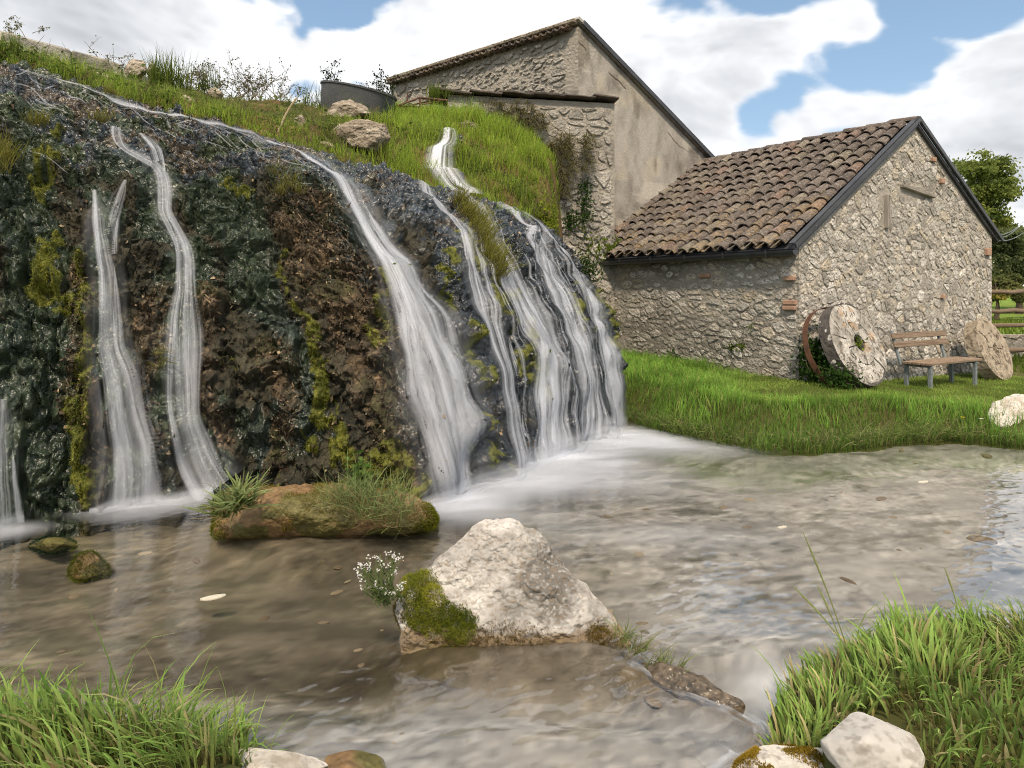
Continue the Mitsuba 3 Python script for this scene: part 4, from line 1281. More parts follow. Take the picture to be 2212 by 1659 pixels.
for k in range(nt):
    tv_, tf = tile_mesh(.34, .092, .085, th=.022, seg=6, nl=1, rise=.8)
    y = .12 + (LW - .1) * (k + .5) / nt
    o = M0 + LX * (y + rng.normal(0, .01)) + LOUT * (.26 + rng.normal(0, .01)) + Zv * (TOPZ - .02 + rng.normal(0, .008))
    V = o - tv_[:, :1] * LOUT + tv_[:, 1:2] * LX - tv_[:, 2:] * Zv * 1.0
    obj('eaves_tile', (V, tf), 'm_tile', tr, uv=np.tile(rng.random(2), (len(V), 1)), smooth=False)
obj('verge', box((LW, .28, .09), M0 + LX * (LW / 2 + .0) + LOUT * .05 + Zv * (TOPZ + .075), [LX, LOUT, Zv], .02), 'm_boulder', tall)
# annex: lower wall in front, capped with slates
annex = thing('annex_wall', 'weathered rubble wall with dark slate capping and hanging plants below the tall building', 'wall')
N0 = A3 + W3 * 4.46 + np.array([0.02, -.02, 0]); N1 = np.array([-1.35, 14.45, 0])
NX = nrm(N1 - N0); NW = np.linalg.norm(N1 - N0); NOUT = np.array([NX[1], -NX[0], 0]); NOUT = NOUT if NOUT[1] < 0 else -NOUT
NT = 6.02
aw = obj('masonry', prism(sg.Polygon([(0, 0), (NW, 0), (NW, NT + .05), (0, NT - .02)]), N0, NX, NOUT, 1.0), 'm_mortar', annex)
polys = rubble(sg.Polygon([(.05, .8), (NW - .1, 2.8), (NW - .1, NT - .12), (.05, NT - .12)]), 330, rng, 1.3, (.006, .045))
lay(aw, 'stone', polys, N0, NX, NOUT, rng, 250, lambda x, y, r: (r.beta(1.6, 1.9) * (.75 if y < 4.4 else .45), r.random() * .8), (.015, .06))
x = -.06
k = 0
while x < NW - .25:
    w = rng.uniform(.55, .95)
    tl_ = rng.normal(.0, .05)
    e = nrm(NX + Zv * (.05 + tl_))
    n_ = np.cross(e, NOUT)
    v, f = box((w, 1.25, rng.uniform(.035, .06)), N0 + NX * (x + w / 2) - NOUT * .45 + Zv * (NT + .06 + rng.uniform(-.02, .04) + .02 * (k % 2) + .03 * x / NW), [e, NOUT, n_], .012)
    v, f = refine(v, f, .16)
    v = v + .06 * (meshkit.noise(v * 6 + k) - .5)[:, None] * (NOUT + Zv * .4)
    obj('slate', (v, f), 'm_slate', annex)
    x += w * .92; k += 1
# ------------------------------------------------------------------ rocks
def rock_obj(name, pts, edge, bsdf, label, cat='rock', group=None, shade=True, **kw):
    k = thing(name, label, cat, group)
    v, f = rock(pts, edge, **kw)
    obj('stone', (v, f), bsdf, k, smooth=shade)
    return k, v, f


def vnorm(v, f):
    n = np.zeros_like(v)
    fn = np.cross(v[f[:, 1]] - v[f[:, 0]], v[f[:, 2]] - v[f[:, 0]])
    for k in range(3): np.add.at(n, f[:, k], fn)
    return nrm(n)


def moss_on(name, parent, v, f, mask, rng, N, L=(.012, .026), c=((.05, .09, .008), (.16, .19, .02)), tip=1.35, spread=1.0, label=None, cushion=.02):
    """a cushion of short moss shoots on the faces where mask(centres) > random"""
    tri = v[f]
    ce = tri.mean(1)
    w = np.clip(mask(ce), 0, 1)
    ar = np.linalg.norm(np.cross(tri[:, 1] - tri[:, 0], tri[:, 2] - tri[:, 0]), axis=1) * w
    if ar.sum() <= 0: return
    fi_ = rng.choice(len(f), N, p=ar / ar.sum())
    b = rng.dirichlet((1, 1, 1), N)
    P = (tri[fi_] * b[..., None]).sum(1)
    nn = vnorm(v, f)[f[fi_]].mean(1)
    cu = cushion * (meshkit.fbm(P * 14, 3, 7)) * w[fi_]
    P = P + nn * cu[:, None]
    up = nrm(nn + rng.normal(0, .45 * spread, (N, 3)) + [0, 0, .25])
    g = meshkit.fbm(P * 9, 3, 3)
    c0 = mixc(c[0], c[1], np.clip(g * 1.6 - .3 + rng.normal(0, .15, N), 0, 1))
    V, F, CC_ = blades(P, up, nrm(rng.normal(size=(N, 3))), rng.uniform(*L, N), rng.uniform(.004, .008, N), rng.uniform(0, .6, N), c0 * .75, c0 * tip, seg=1)
    return obj(name, (V, F), 'm_moss', parent, color=CC_, smooth=False, label=label)


rng = np.random.default_rng(21)
# the big white rock in the middle of the stream
c = UG(1100, 1395); cx_, cy_ = c[0], c[1] + .30
W0 = []
for px, py, z, dy in ((832, 1342, .03, .10), (838, 1308, .08, .14), (845, 1345, -.1, .1), (870, 1300, .07, .20), (905, 1260, .16, .28), (955, 1195, .33, .36), (1000, 1150, .46, .40), (1020, 1128, .5, .38), (1060, 1114, .535, .42), (1110, 1118, .525, .42), (1150, 1145, .5, .44), (1165, 1180, .42, .38), (1225, 1240, .30, .34), (1290, 1320, .14, .26), (1345, 1385, .0, .12), (1380, 1425, -.12, .05),
                      (860, 1362, -.1, .06), (950, 1386, -.1, .05), (1080, 1396, -.1, .05), (1200, 1402, -.1, .05), (1300, 1410, -.1, .04), (980, 1325, .17, .10), (1060, 1375, .10, .02), (1180, 1385, .09, .02), (960, 1370, .06, .04), (1050, 1290, .30, .19), (1130, 1300, .29, .16), (1210, 1340, .18, .09), (1090, 1220, .43, .30), (930, 1340, .10, .10), (1020, 1390, .06, .03), (1180, 1400, .06, .0)):
    Y = cy_ - .30 + dy
    W0.append(U(px, py, Y) if z > -.05 else np.array([(px - 1106) / FX * Y, Y, -.16]))
W0 = np.array(W0)
W0[:, 0] += .025
W0[:, 2] *= np.where(W0[:, 2] > 0, 1.0, 1)
bk = W0[:14].copy(); bk[:, 1] += .42 + .15 * np.linspace(0, 1, 14); bk[:, 2] = bk[:, 2] * .55 - .08
bk[:, 0] = cx_ + (bk[:, 0] - cx_) * .9
kr, rv, rf = rock_obj('white_rock', np.vstack([W0, bk]), .016, 'm_white_rock', 'large pale limestone rock with moss and dark stains in the middle of the stream', sm=30, amp=.07, freq=3.0, seed=3, amp2=.020, freq2=12, ridge=.02)
rpx = lambda P: proj(P)
moss_on('moss', kr, rv, rf, lambda P: ss(1.2, .5, pdist(*rpx(P), [(905, 1265), (925, 1330), (985, 1350)]) / 46 + .9 * (meshkit.fbm(P * 12, 3, 2) - .5)) * (P[:, 1] < 3.95), rng, 14000, (.012, .028), ((.06, .10, .012), (.34, .34, .05)), cushion=.07)
moss_on('moss', kr, rv, rf, lambda P: ss(1.2, .5, pdist(*rpx(P), [(1290, 1372), (1350, 1430)]) / 30 + .9 * (meshkit.fbm(P * 12, 3, 4) - .5)), rng, 6000, (.01, .022), ((.06, .05, .01), (.20, .14, .025)), cushion=.03)
moss_on('moss', kr, rv, rf, lambda P: ss(1.2, .4, pdist(*rpx(P), [(870, 1325), (960, 1385), (1060, 1372), (1180, 1385)]) / 30 + 1.1 * (meshkit.fbm(P * 12, 3, 6) - .5)), rng, 9000, (.008, .022), ((.05, .04, .008), (.20, .14, .03)), cushion=.015)
# small dark ledge of stone running from the rock to the chute
rock_obj('ledge_rock', [UG(1380, 1440), UG(1450, 1455), UG(1530, 1480), UG(1600, 1520), UG(1618, 1535), UG(1560, 1545), UG(1480, 1520), UG(1400, 1478), UG(1430, 1468) + [0, 0, .05], UG(1530, 1506) + [0, 0, .04], UG(1480, 1500) + [0, 0, -.1], UG(1590, 1530) + [0, 0, -.1]], .012, 'm_ledge',
         'low dark wet ledge of stone between the white rock and the little chute', sm=6, amp=.03, freq=9, seed=8, amp2=.014)
# the log-shaped mossy rock below the face
kl, lv_, lf_ = rock_obj('mossy_rock', [U(x, y, Z) for x, y, Z in ((452, 1165, 5.12), (445, 1085, 5.35), (490, 1050, 5.5), (600, 1058, 5.5), (700, 1058, 5.45), (800, 1060, 5.5), (890, 1065, 5.45), (940, 1105, 5.3), (940, 1138, 5.25), (870, 1148, 5.17), (700, 1150, 5.13), (560, 1152, 5.13), (480, 1146, 5.2), (600, 1080, 5.2), (720, 1078, 5.18), (620, 1120, 5.05))]
                        + [np.array([x, 5.9, -.2]) for x in (-2.3, -1.5, -.7)] + [np.array([x, 5.6, -.25]) for x in (-2.0, -1.5, -.85)], .02, 'm_tan_rock', 'orange-brown log-shaped rock with moss and grass below the waterfall', sm=40, amp=.09, freq=3, seed=13, amp2=.016)
moss_on('moss', kl, lv_, lf_, lambda P: np.maximum(ss(895, 935, rpx(P)[0] + 60 * (meshkit.fbm(P * 9, 2, 5) - .5)), ss(500, 465, rpx(P)[0]) * .5), rng, 12000, (.012, .03), ((.04, .06, .006), (.18, .19, .02)), cushion=.05)
moss_on('moss', kl, lv_, lf_, lambda P: ss(.52, .62, meshkit.fbm(P * 7, 3, 15)) * ss(-.02, .10, P[:, 2]), rng, 6000, (.008, .02), ((.07, .07, .008), (.25, .20, .03)), cushion=.01)
# rounded dark boulder left of it and the black one at the foot of the streams
rock_obj('dark_boulder', [UG(478, 1085) + np.array(d) for d in ((-.17, 0, -.1), (.2, 0, -.1), (0, -.2, -.1), (0, .2, -.1), (-.12, -.05, .12), (.12, -.05, .14), (0, .1, .15), (0, -.1, .13))], .03, 'm_wet_plain', 'rounded dark wet boulder under the end of the second stream', sm=6, amp=.02, freq=6, seed=4)
rock_obj('dark_boulder', [UG(945, 1080) + np.array(d) for d in ((-.12, 0, -.1), (.12, 0, -.1), (0, -.14, -.1), (0, .1, .1), (-.07, -.05, .12), (.08, -.05, .12), (0, -.1, .16))], .03, 'm_wet_plain', 'black wet boulder at the foot of the long middle stream', sm=5, amp=.02, freq=6, seed=5)
# stones of the near bank
kb, bv, bfc = rock_obj('bank_stone', [UG(490, 1655, .1), UG(520, 1625, .12), UG(600, 1628, .14), UG(660, 1648, .1), UG(720, 1668, .04), UG(640, 1700, .1), UG(520, 1720, .1), UG(560, 1670, .16), UG(490, 1655, -.2), UG(700, 1660, -.2), UG(600, 1720, -.2)], .016, 'm_white_rock2', 'smooth white stone at the bottom edge beside the left grass', sm=6, amp=.02, freq=5, seed=31, amp2=.004)
rock_obj('bank_stone', [UG(700, 1650, .02), UG(760, 1640, .03), UG(830, 1652, .0), UG(840, 1690, .0), UG(700, 1700, .04), UG(760, 1660, .05), UG(700, 1690, -.2), UG(840, 1690, -.2)], .016, 'm_tan_rock', 'low brown mossy stone at the bottom edge right of the white one', sm=5, amp=.015, freq=8, seed=32)
kb2, bv2, bf2 = rock_obj('bank_stone', [UG(1585, 1668, .12), UG(1640, 1618, .12), UG(1700, 1622, .13), UG(1800, 1632, .12), UG(1830, 1690, .14), UG(1640, 1720, .12), UG(1700, 1660, .15), UG(1585, 1680, -.2), UG(1700, 1610, -.2), UG(1830, 1690, -.2), UG(1650, 1640, .16)], .014, 'm_white_rock2', 'pale stone with orange moss at the bottom edge below the chute', sm=5, amp=.02, freq=7, seed=33, amp2=.006)
moss_on('moss', kb2, bv2, bf2, lambda P: ss(.50, .60, meshkit.fbm(P * 9, 3, 5)) * ss(.05, .12, P[:, 2]), rng, 5000, (.006, .014), ((.10, .07, .008), (.32, .22, .03)), cushion=.008)
rock_obj('bank_stone', [UG(1770, 1602, .30), UG(1845, 1542, .33), UG(1880, 1546, .33), UG(1900, 1560, .36), UG(1975, 1592, .32), UG(2000, 1636, .30), UG(1990, 1690, .24), UG(1830, 1680, .24), UG(1790, 1636, .24), UG(1860, 1606, .35), UG(1780, 1640, -.1), UG(1980, 1680, -.1), UG(1880, 1590, -.1)], .014, 'm_grey_stone', 'flat angular light grey stone lying on the mossy bank at lower right', sm=2, amp=.016, freq=7, seed=34, amp2=.006)
# the rock on the far bank, at the right edge
kf, fv_, ff_ = rock_obj('bank_rock', [U(x, y, Z) for x, y, Z in ((2132, 898, 8.8), (2142, 868, 8.95), (2185, 852, 9.15), (2240, 860, 9.1), (2266, 905, 8.9), (2200, 922, 8.65), (2146, 920, 8.65), (2190, 876, 8.8), (2200, 925, 9.4), (2150, 945, 8.85), (2250, 945, 8.85), (2200, 945, 9.3))], .025, 'm_white_rock2', 'lichened white and dark rock on the far bank at the right edge', sm=3, amp=.04, freq=5, seed=36, amp2=.01)
k5 = rock_obj('mossy_stone', [U(x, y, Z) for x, y, Z in ((2168, 955, 8.45), (2180, 928, 8.55), (2230, 922, 8.55), (2262, 955, 8.45), (2210, 962, 8.38), (2210, 935, 8.9), (2200, 985, 8.5), (2250, 985, 8.6))], .03, 'm_tan_rock', 'yellow mossy stone under the lichened rock at the right edge', sm=4, amp=.03, freq=6, seed=37)
# boulders in the hill
for n, (pts, lb) in enumerate(((((700, 250), (722, 226), (752, 216), (785, 228), (796, 246), (770, 262), (715, 262)), 'grey boulder lying in the grass below the round planter'),
                               (((722, 290), (735, 268), (790, 262), (828, 272), (835, 300), (800, 332), (748, 330)), 'large striped boulder half buried in the slope under the grey boulder'),
                               (((268, 150), (285, 132), (310, 136), (318, 158), (300, 172), (275, 168)), 'pale boulder at the end of the concrete parapet'),
                               (((318, 156), (328, 140), (342, 158), (342, 182), (325, 182)), 'brown boulder touching the pale one at the parapet end'),
                               (((195, 172), (208, 160), (235, 168), (240, 180), (205, 184)), 'small rounded tan stone in the grass below the parapet'),
                               (((388, 216), (400, 210), (420, 222), (424, 236), (394, 234)), 'reddish stone in the bank between grass tufts, left of the tall dead stalk'),
                               (((448, 200), (465, 193), (482, 206), (474, 220), (452, 216)), 'grey stone on the skyline among the dry weeds'),
                               (((676, 316), (690, 310), (712, 312), (722, 324), (690, 330)), 'flat light stone in the grass beside the top of the middle stream'),
                               (((636, 262), (650, 254), (662, 268), (650, 282), (638, 276)), 'small reddish stone beside the dead stalk'),
                               (((990, 268), (1010, 262), (1030, 270), (1030, 284), (1000, 286)), 'pale stone in the weeds at the foot of the capped wall'))):
    ctr = np.mean(pts, 0)
    h0 = hit_hill(ctr[0], max(p[1] for p in pts) - 2)
    Z = h0[1] + .1
    pts = [(ctr[0] + (x - ctr[0]) * 1.14, ctr[1] + (y - ctr[1]) * 1.16) for x, y in pts]
    wd = (max(p[0] for p in pts) - min(p[0] for p in pts)) / FX * Z
    P_ = [U(x, y, Z + rng.uniform(-.06, .06)) for x, y in pts]
    P_ += [U(ctr[0] + (x - ctr[0]) * .6, ctr[1] + (y - ctr[1]) * .6, Z - wd * .28) for x, y in pts] + [U(ctr[0] + (x - ctr[0]) * .7, ctr[1] + (y - ctr[1]) * .5 + 6, Z + wd * .5) for x, y in pts]
    rock_obj('boulder', P_, max(.02, wd / 36), 'm_boulder', lb, sm=3, amp=wd * .06, freq=2.4 / wd, seed=50 + n, amp2=wd * .02, freq2=11 / wd, ridge=wd * .03)
# stones and pale leaves on the bed
k, v, f = rock_obj('submerged_rock', [UG(60, 1188, -.06), UG(100, 1168, .0), UG(150, 1172, .0), UG(170, 1186, -.04), UG(110, 1200, -.06), UG(110, 1180, .03), UG(70, 1190, -.3), UG(160, 1190, -.3)], .02, 'm_tan_rock', 'flat pale stone just breaking the water at the left edge', sm=3, amp=.02, freq=6, seed=61)
moss_on('moss', k, v, f, lambda P: (P[:, 2] < .0) * 1., rng, 2500, (.01, .03), ((.01, .03, .015), (.03, .06, .02)))
ck = UG(190, 1240, -.06)
k = thing('moss_clump', 'yellow-green moss clump growing on the pool bed at left', 'moss')
v, f = rock([ck + np.array(d) for d in ((-.16, 0, -.1), (.16, .02, -.1), (0, -.12, -.1), (0, .14, -.1), (-.08, 0, .05), (.08, 0, .05), (0, .04, .06))], .025, sm=4, amp=.02, freq=8, seed=9)
obj('base', (v, f), 'm_tan_rock', k, smooth=True)
moss_on('shoots', k, v, f, lambda P: 1 + 0 * P[:, 0], rng, 3000, (.01, .03), ((.04, .06, .008), (.16, .17, .02)))
for px, py, w, lb in ((460, 1292, .075, 'pale oblong leaf lying under the water at left'), (1270, 1252, .0, ''), (1995, 1042, .07, 'small pale leaf floating near the far bank'), (1690, 1140, .05, 'pale pebble under the middle of the pool')):
    if w:
        o = UG(px, py, -.02)
        a_ = np.linspace(0, 2 * np.pi, 14, endpoint=False)
        e = nrm(np.array([.9, .45, 0]))
        s_ = np.array([-e[1], e[0], 0])
        rim_ = o + np.outer(np.cos(a_) * w * (1 + .1 * np.sin(3 * a_)), e) + np.outer(np.sin(a_) * w * .42, s_)
        V = np.vstack([rim_, rim_ + [0, 0, .006], [o + [0, 0, .014]]])
        F = [[i, (i + 1) % 14, 14 + (i + 1) % 14] for i in range(14)] + [[i, 14 + (i + 1) % 14, 14 + i] for i in range(14)] + [[14 + i, 14 + (i + 1) % 14, 28] for i in range(14)]
        kk = obj('pale_leaf', (V, np.array(F)), 'm_pale')
        lab(kk, lb, 'leaf')
rp = np.random.default_rng(77)
pv = []
base = trimesh.creation.icosphere(1)
bv0, bf0 = tm(base)
for i in range(110):
    x, y = rp.uniform(-3.5, 6), rp.uniform(2.4, 8.5)
    if pool_sd(np.array([x]), np.array([y]))[0] > -.1: continue
    s_ = rp.gamma(2.0, .009) + .008
    z = bed_z(np.array([x]), np.array([y]))[0]
    V = bv0 * s_ * rp.uniform(.6, 1.3, 3) * [1.7, 1, .4]
    a_ = rp.uniform(0, 6.3)
    V = V @ np.array([[math.cos(a_), -math.sin(a_), 0], [math.sin(a_), math.cos(a_), 0], [0, 0, 1]]) + [x, y, z]
    cc = mixc((.10, .075, .05), (.36, .30, .21), np.array([rp.beta(1.2, 2.2)]))
    pv.append((V, bf0, np.repeat(cc, len(V), 0)))
v, f, c_ = join(pv)
obj('pebbles', (v, f), 'm_bed', None, 'loose pebbles on the bed of the pool', 'pebbles', 'stuff', color=c_, smooth=True)

# ------------------------------------------------------------------ millstones, bench
NG = -W3                                             # the gable faces this way


def millstone(ctr, R, th, lean, label, seed, rimmat, hole, face='m_mill'):
    rg = np.random.default_rng(seed)
    k = thing('millstone', label, 'millstone')
    n = nrm(NG * math.cos(lean) + Zv * math.sin(lean))
    e1 = D3; e2 = np.cross(n, e1); e2 = e2 if e2[2] > 0 else -e2

    def L(x, y, z): return ctr + np.multiply.outer(x, e1) + np.multiply.outer(y, e2) + np.multiply.outer(z, n)
    disc = sg.Point(0, 0).buffer(R * .985, quad_segs=24)
    # face: fitted stone segments, inner ring and outer ring, with gaps
    na = 7
    segs = []
    r_in = R * .50
    offs = rg.uniform(0, 1)
    for ring, r0, r1, cnt in ((0, hole, r_in, 4), (1, r_in, R, na)):
        cuts = (np.arange(cnt) + rg.uniform(-.18, .18, cnt) + offs) * 2 * np.pi / cnt
        for i in range(cnt):
            a0, a1 = cuts[i], cuts[(i + 1) % cnt] + (2 * np.pi if i == cnt - 1 else 0)
            aa = np.linspace(a0, a1, 9)
            po = np.vstack([np.stack([np.cos(aa), np.sin(aa)], 1) * r1, (np.stack([np.cos(aa), np.sin(aa)], 1) * r0)[::-1]])
            po = po + rg.normal(0, R * .008, po.shape)
            p = sg.Polygon(po).buffer(0).intersection(disc).buffer(-.007).buffer(-.01).buffer(.01)
            if p.geom_type == 'Polygon' and p.area > .002: segs.append(p)
    core = disc.difference(sg.box(-hole * .8, -hole * .8, hole * .8, hole * .8)) if hole else disc
    m = trimesh.creation.extrude_polygon(core, th - .02, engine='earcut')
    v, f = tm(m)
    obj('core', (L(v[:, 0], v[:, 1], v[:, 2] - th), f[:, ::-1] if np.linalg.det(np.stack([e1, e2, n])) < 0 else f), rimmat, k, smooth=30)
    for p in segs:
        m = trimesh.creation.extrude_polygon(p, .035, engine='earcut')
        vv, fv = refine(np.array(m.vertices), np.array(m.faces), .05)
        m = trimesh.Trimesh(vv, fv); m.merge_vertices()
        v, f = tm(m)
        r = np.hypot(v[:, 0], v[:, 1])
        z = v[:, 2] - .032 + np.where(v[:, 2] > .03, rg.normal(0, .006) + .022 * (meshkit.fbm(np.c_[v[:, :2] * 7, 0 * r] + seed, 3, seed) - .5) - .03 * ss(.86, 1., r / R), 0)
        obj('segment', (L(v[:, 0], v[:, 1], z), f[:, ::-1] if np.linalg.det(np.stack([e1, e2, n])) < 0 else f), face, k, smooth=40)
    return k, n, e1, e2, L


ml = U(1857, 741, 10.75)
k, n, e1, e2, L = millstone(ml, .70, .21, math.radians(22), 'big old millstone of fitted pale stones leaning on the house gable, left of the bench', 3, 'm_mill_rim', .13)
hk = thing('iron_hoop', 'rusty iron hoop hanging loose around the back of the left millstone', 'iron hoop')
a_ = np.linspace(.6, 2 * np.pi - .35, 70)
hp = []
R_ = .735
for w0, w1, rr in ((-.36, -.27, R_),):
    o_ = np.array([[L(rr * math.cos(t) - .05, rr * math.sin(t) - .02, w + .10 * math.cos(t)) for w in (w0, w1)] + [L((rr - .012) * math.cos(t) - .05, (rr - .012) * math.sin(t) - .02, w + .10 * math.cos(t)) for w in (w1, w0)] for t in a_])
    o_ = np.concatenate([o_, o_[:, :1]], 1)
    hp.append((o_.reshape(-1, 3), grid_faces(len(a_), 5)))
obj('band', cat_mesh(hp), 'm_rust', hk, smooth=30)
mr = U(2151, 753, 13.55)
millstone(mr, .645, .25, math.radians(20), 'smaller tan millstone leaning at the right corner of the gable, right of the bench', 9, 'm_mill_tan', .10, 'm_mill_tan')

bench = thing('bench', 'weathered wooden bench with grey metal legs between the two millstones', 'bench')
BE = nrm(np.array([.857, .515, 0])); BB_ = np.array([-BE[1], BE[0], 0])
bo = U(2008, 786, 11.55); gz = .22
bo = np.array([bo[0], bo[1], 0])
seat_z = CAMZ - (786 - 630) / FX * 11.55


def plank(c, L_, w, t, ax, name='slat'):
    v, f = box((L_, w, t), c, ax, .006)
    return obj(name, (v, f), 'm_wood', bench, uv=np.column_stack([(v - c) @ ax[0] + rng.uniform(0, 9), (v - c) @ ax[1] + rng.uniform(0, 9)]))


for i in range(3):
    plank(bo + BE * .9 + BB_ * (.075 + i * .16) + Zv * (seat_z - .02), 1.8, .145, .042, [BE, BB_, Zv])
tilt = nrm(Zv + BB_ * .28)
for z in (.31, .47):
    plank(bo + BE * .9 + BB_ * (.52) + tilt * z + Zv * (seat_z - .02), 1.8, .105, .035, [BE, tilt, np.cross(BE, tilt)])
for s_ in (.12, 1.62):
    for d in (.05, .45):
        p = bo + BE * s_ + BB_ * d
        obj('leg', box((.06, .06, seat_z - gz + .03), p + Zv * (gz - .06 + (seat_z - gz + .03) / 2), [BE, BB_, Zv], .006), 'm_paint', bench)
    obj('back_support', box((.05, .04, .62), bo + BE * s_ + BB_ * .535 + tilt * .26 + Zv * (seat_z - .02) + BB_ * .0 + np.cross(BE, tilt) * -.035, [BE, np.cross(tilt, BE), tilt], .005), 'm_paint', bench)
    obj('rail', box((.05, .46, .04), bo + BE * s_ + BB_ * .24 + Zv * (seat_z - .062), [BE, BB_, Zv], .004), 'm_paint', bench)

# ------------------------------------------------------------------ parapet, planter, frame, stalk on the hill
par = thing('parapet', 'weathered concrete parapet along the top of the slope at upper left', 'wall')
p0, p1 = np.array([-9.6, 7.2, 0]), np.array([-6.30, 12.3, 0])
pd = nrm(p1 - p0); pn = np.array([pd[1], -pd[0], 0])
tot = np.linalg.norm(p1 - p0)
cuts = [0, 2.1, 3.5, 4.5, 5.3, tot]
for i, (a_, b_) in enumerate(zip(cuts[:-1], cuts[1:])):
    top_z = 5.76 - (.10 if i == 4 else 0)
    v, f = box((b_ - a_ - .015, .34, 1.3), p0 + pd * (a_ + b_) / 2 + Zv * (top_z - .65), [pd, pn, Zv], .03)
    v, f = refine(v, f, .14)
    m = trimesh.Trimesh(v, f); m.merge_vertices(); v, f = tm(m)
    nn = vnorm(v, f)
    v = v + nn * (.05 * (meshkit.fbm(v * 2.6, 4, 7) - .5))[:, None]
    obj('slab', (v, f), 'm_plaster', par, smooth=35)

pk = thing('planter', 'large round dark grey planter tub standing tilted on the slope', 'planter')
pc = U(768, 243, 12.6)
tiltv = nrm(np.array([.20, -.10, 1])); tx = nrm(np.cross([0, 1, 0], tiltv)); ty = np.cross(tiltv, tx)
a_ = np.linspace(0, 2 * np.pi, 57)
prof = [(.54, -.45), (.64, .05), (.68, .36), (.70, .37), (.70, .40), (.655, .40), (.645, .36), (.60, .26)]
V = np.array([[pc + (tx * math.cos(t) + ty * math.sin(t) * .95) * r + tiltv * h for r, h in prof] for t in a_]).reshape(-1, 3)
obj('tub', (V, grid_faces(57, len(prof))[:, ::-1]), 'm_planter', pk, smooth=35)
V = np.vstack([[pc + (tx * math.cos(t) + ty * math.sin(t) * .95) * .61 + tiltv * (.28 + .02 * rng.normal()) for t in a_[:-1]], [pc + tiltv * .32]])
obj('soil', (V, np.array([[i, (i + 1) % 56, 56] for i in range(56)])), 'm_soil', pk, smooth=True)


def shrub(name, label, cat, roots, rg, height, spread, nstem, leaf, col, stemcol=(.07, .05, .035), leafn=26, group=None, tipL=.3, droop=0.):
    """a small woody plant: forked stems with leaves along them"""
    k = thing(name, label, cat, group)
    st, lf__ = [], []
    for _ in range(nstem):
        r = roots[rg.integers(len(roots))]
        d = nrm(rg.normal(0, 1, 3) * [1, 1, .25] * spread + [0, 0, 1])
        n_ = 7
        t = np.linspace(0, 1, n_)
        h = height * rg.uniform(.55, 1.05)
        curve = rg.normal(0, .18, 3) * [1, 1, .2]
        P = r + t[:, None] * h * d + (t ** 2)[:, None] * curve * h
        st.append(tube(P, np.linspace(.010, .003, n_) * max(.5, height), 4))
        for b in range(3):
            u = rg.uniform(.35, .95)
            q0 = r + u * h * d + u * u * curve * h
            q1 = q0 + nrm(rg.normal(0, 1, 3) + [0, 0, .6]) * h * rg.uniform(.15, .4)
            st.append(tube(np.linspace(q0, q1, 4), np.linspace(.004, .002, 4) * max(.5, height), 3))
            m_ = leafn // 4
            u2 = rg.uniform(.2, 1.05, m_)
            lf__.append(q0 + (q1 - q0) * u2[:, None])
        m_ = leafn // 4
        u2 = rg.uniform(tipL, 1.02, m_)
        lf__.append(r + u2[:, None] * h * d + (u2 ** 2)[:, None] * curve * h)
    v, f = cat_mesh(st)
    obj('stems', (v, f), 'm_vc', k, color=np.tile(stemcol, (len(v), 1)), smooth=False)
    P = np.vstack(lf__)
    N = len(P)
    P = P + rg.normal(0, leaf * .5, (N, 3))
    c = mixc(col[0], col[1], rg.random(N)) * rg.uniform(.7, 1.25, (N, 1))
    v, f, cc = leaves(P, rg.normal(0, 1, (N, 3)) + [0, 0, 1.2], rg.normal(0, 1, (N, 3)) + [0, 0, .1 - droop], leaf * rg.uniform(.6, 1.3, N), leaf * .55, c)
    obj('leaves', (v, f), 'm_grass', k, color=cc, smooth=False)
    return k


gdark = ((.025, .04, .02), (.06, .075, .03))
shrub('planter_plant', 'dark twiggy plant with two bare shoots at the left rim of the planter', 'plant', [pc + tx * -.52 + tiltv * .34], rng, .55, .4, 5, .05, gdark, leafn=40)
shrub('planter_plant', 'small leafy plant in the middle of the planter', 'plant', [pc + tx * .02 + tiltv * .3], rng, .30, .8, 6, .045, gdark, leafn=36)
shrub('planter_plant', 'spreading bush with round leaves at the right side of the planter', 'plant', [pc + tx * .48 + tiltv * .3], rng, .55, .8, 9, .055, gdark, leafn=40)
fr = thing('old_frame', 'rusty old metal frame leaning on the slope at the left end of the capped wall', 'frame')
Zf = 13.25
P3 = lambda x, y, dz=0: U(x, y, Zf + dz)
for a_, b_, r_ in (((858, 229, -.3), (906, 211, 0), .022), ((906, 211, 0), (966, 217, .3), .022), ((907, 212, 0), (909, 246, 0), .026), ((884, 229, -.1), (936, 215, .3), .016), ((858, 229, -.3), (915, 232, .2), .016), ((912, 226, 0), (958, 217, .4), .016), ((880, 200, 0), (880, 222, 0), .012)):
    obj('bar', tube(np.linspace(P3(*a_), P3(*b_), 5), r_, 6), 'm_rust', fr, smooth=40)
stalk = thing('dead_stalk', 'single dry straw stalk leaning across the grassy slope', 'dead stalk')
b_ = hit_hill(600, 288)
t = np.linspace(0, 1, 8)[:, None]
e_ = U(641, 212, b_[1] - .1)
obj('stem', tube(b_ + (e_ - b_) * t + np.sin(t * 3.1) * [0, 0, .05], .014, 5), 'm_straw', stalk)

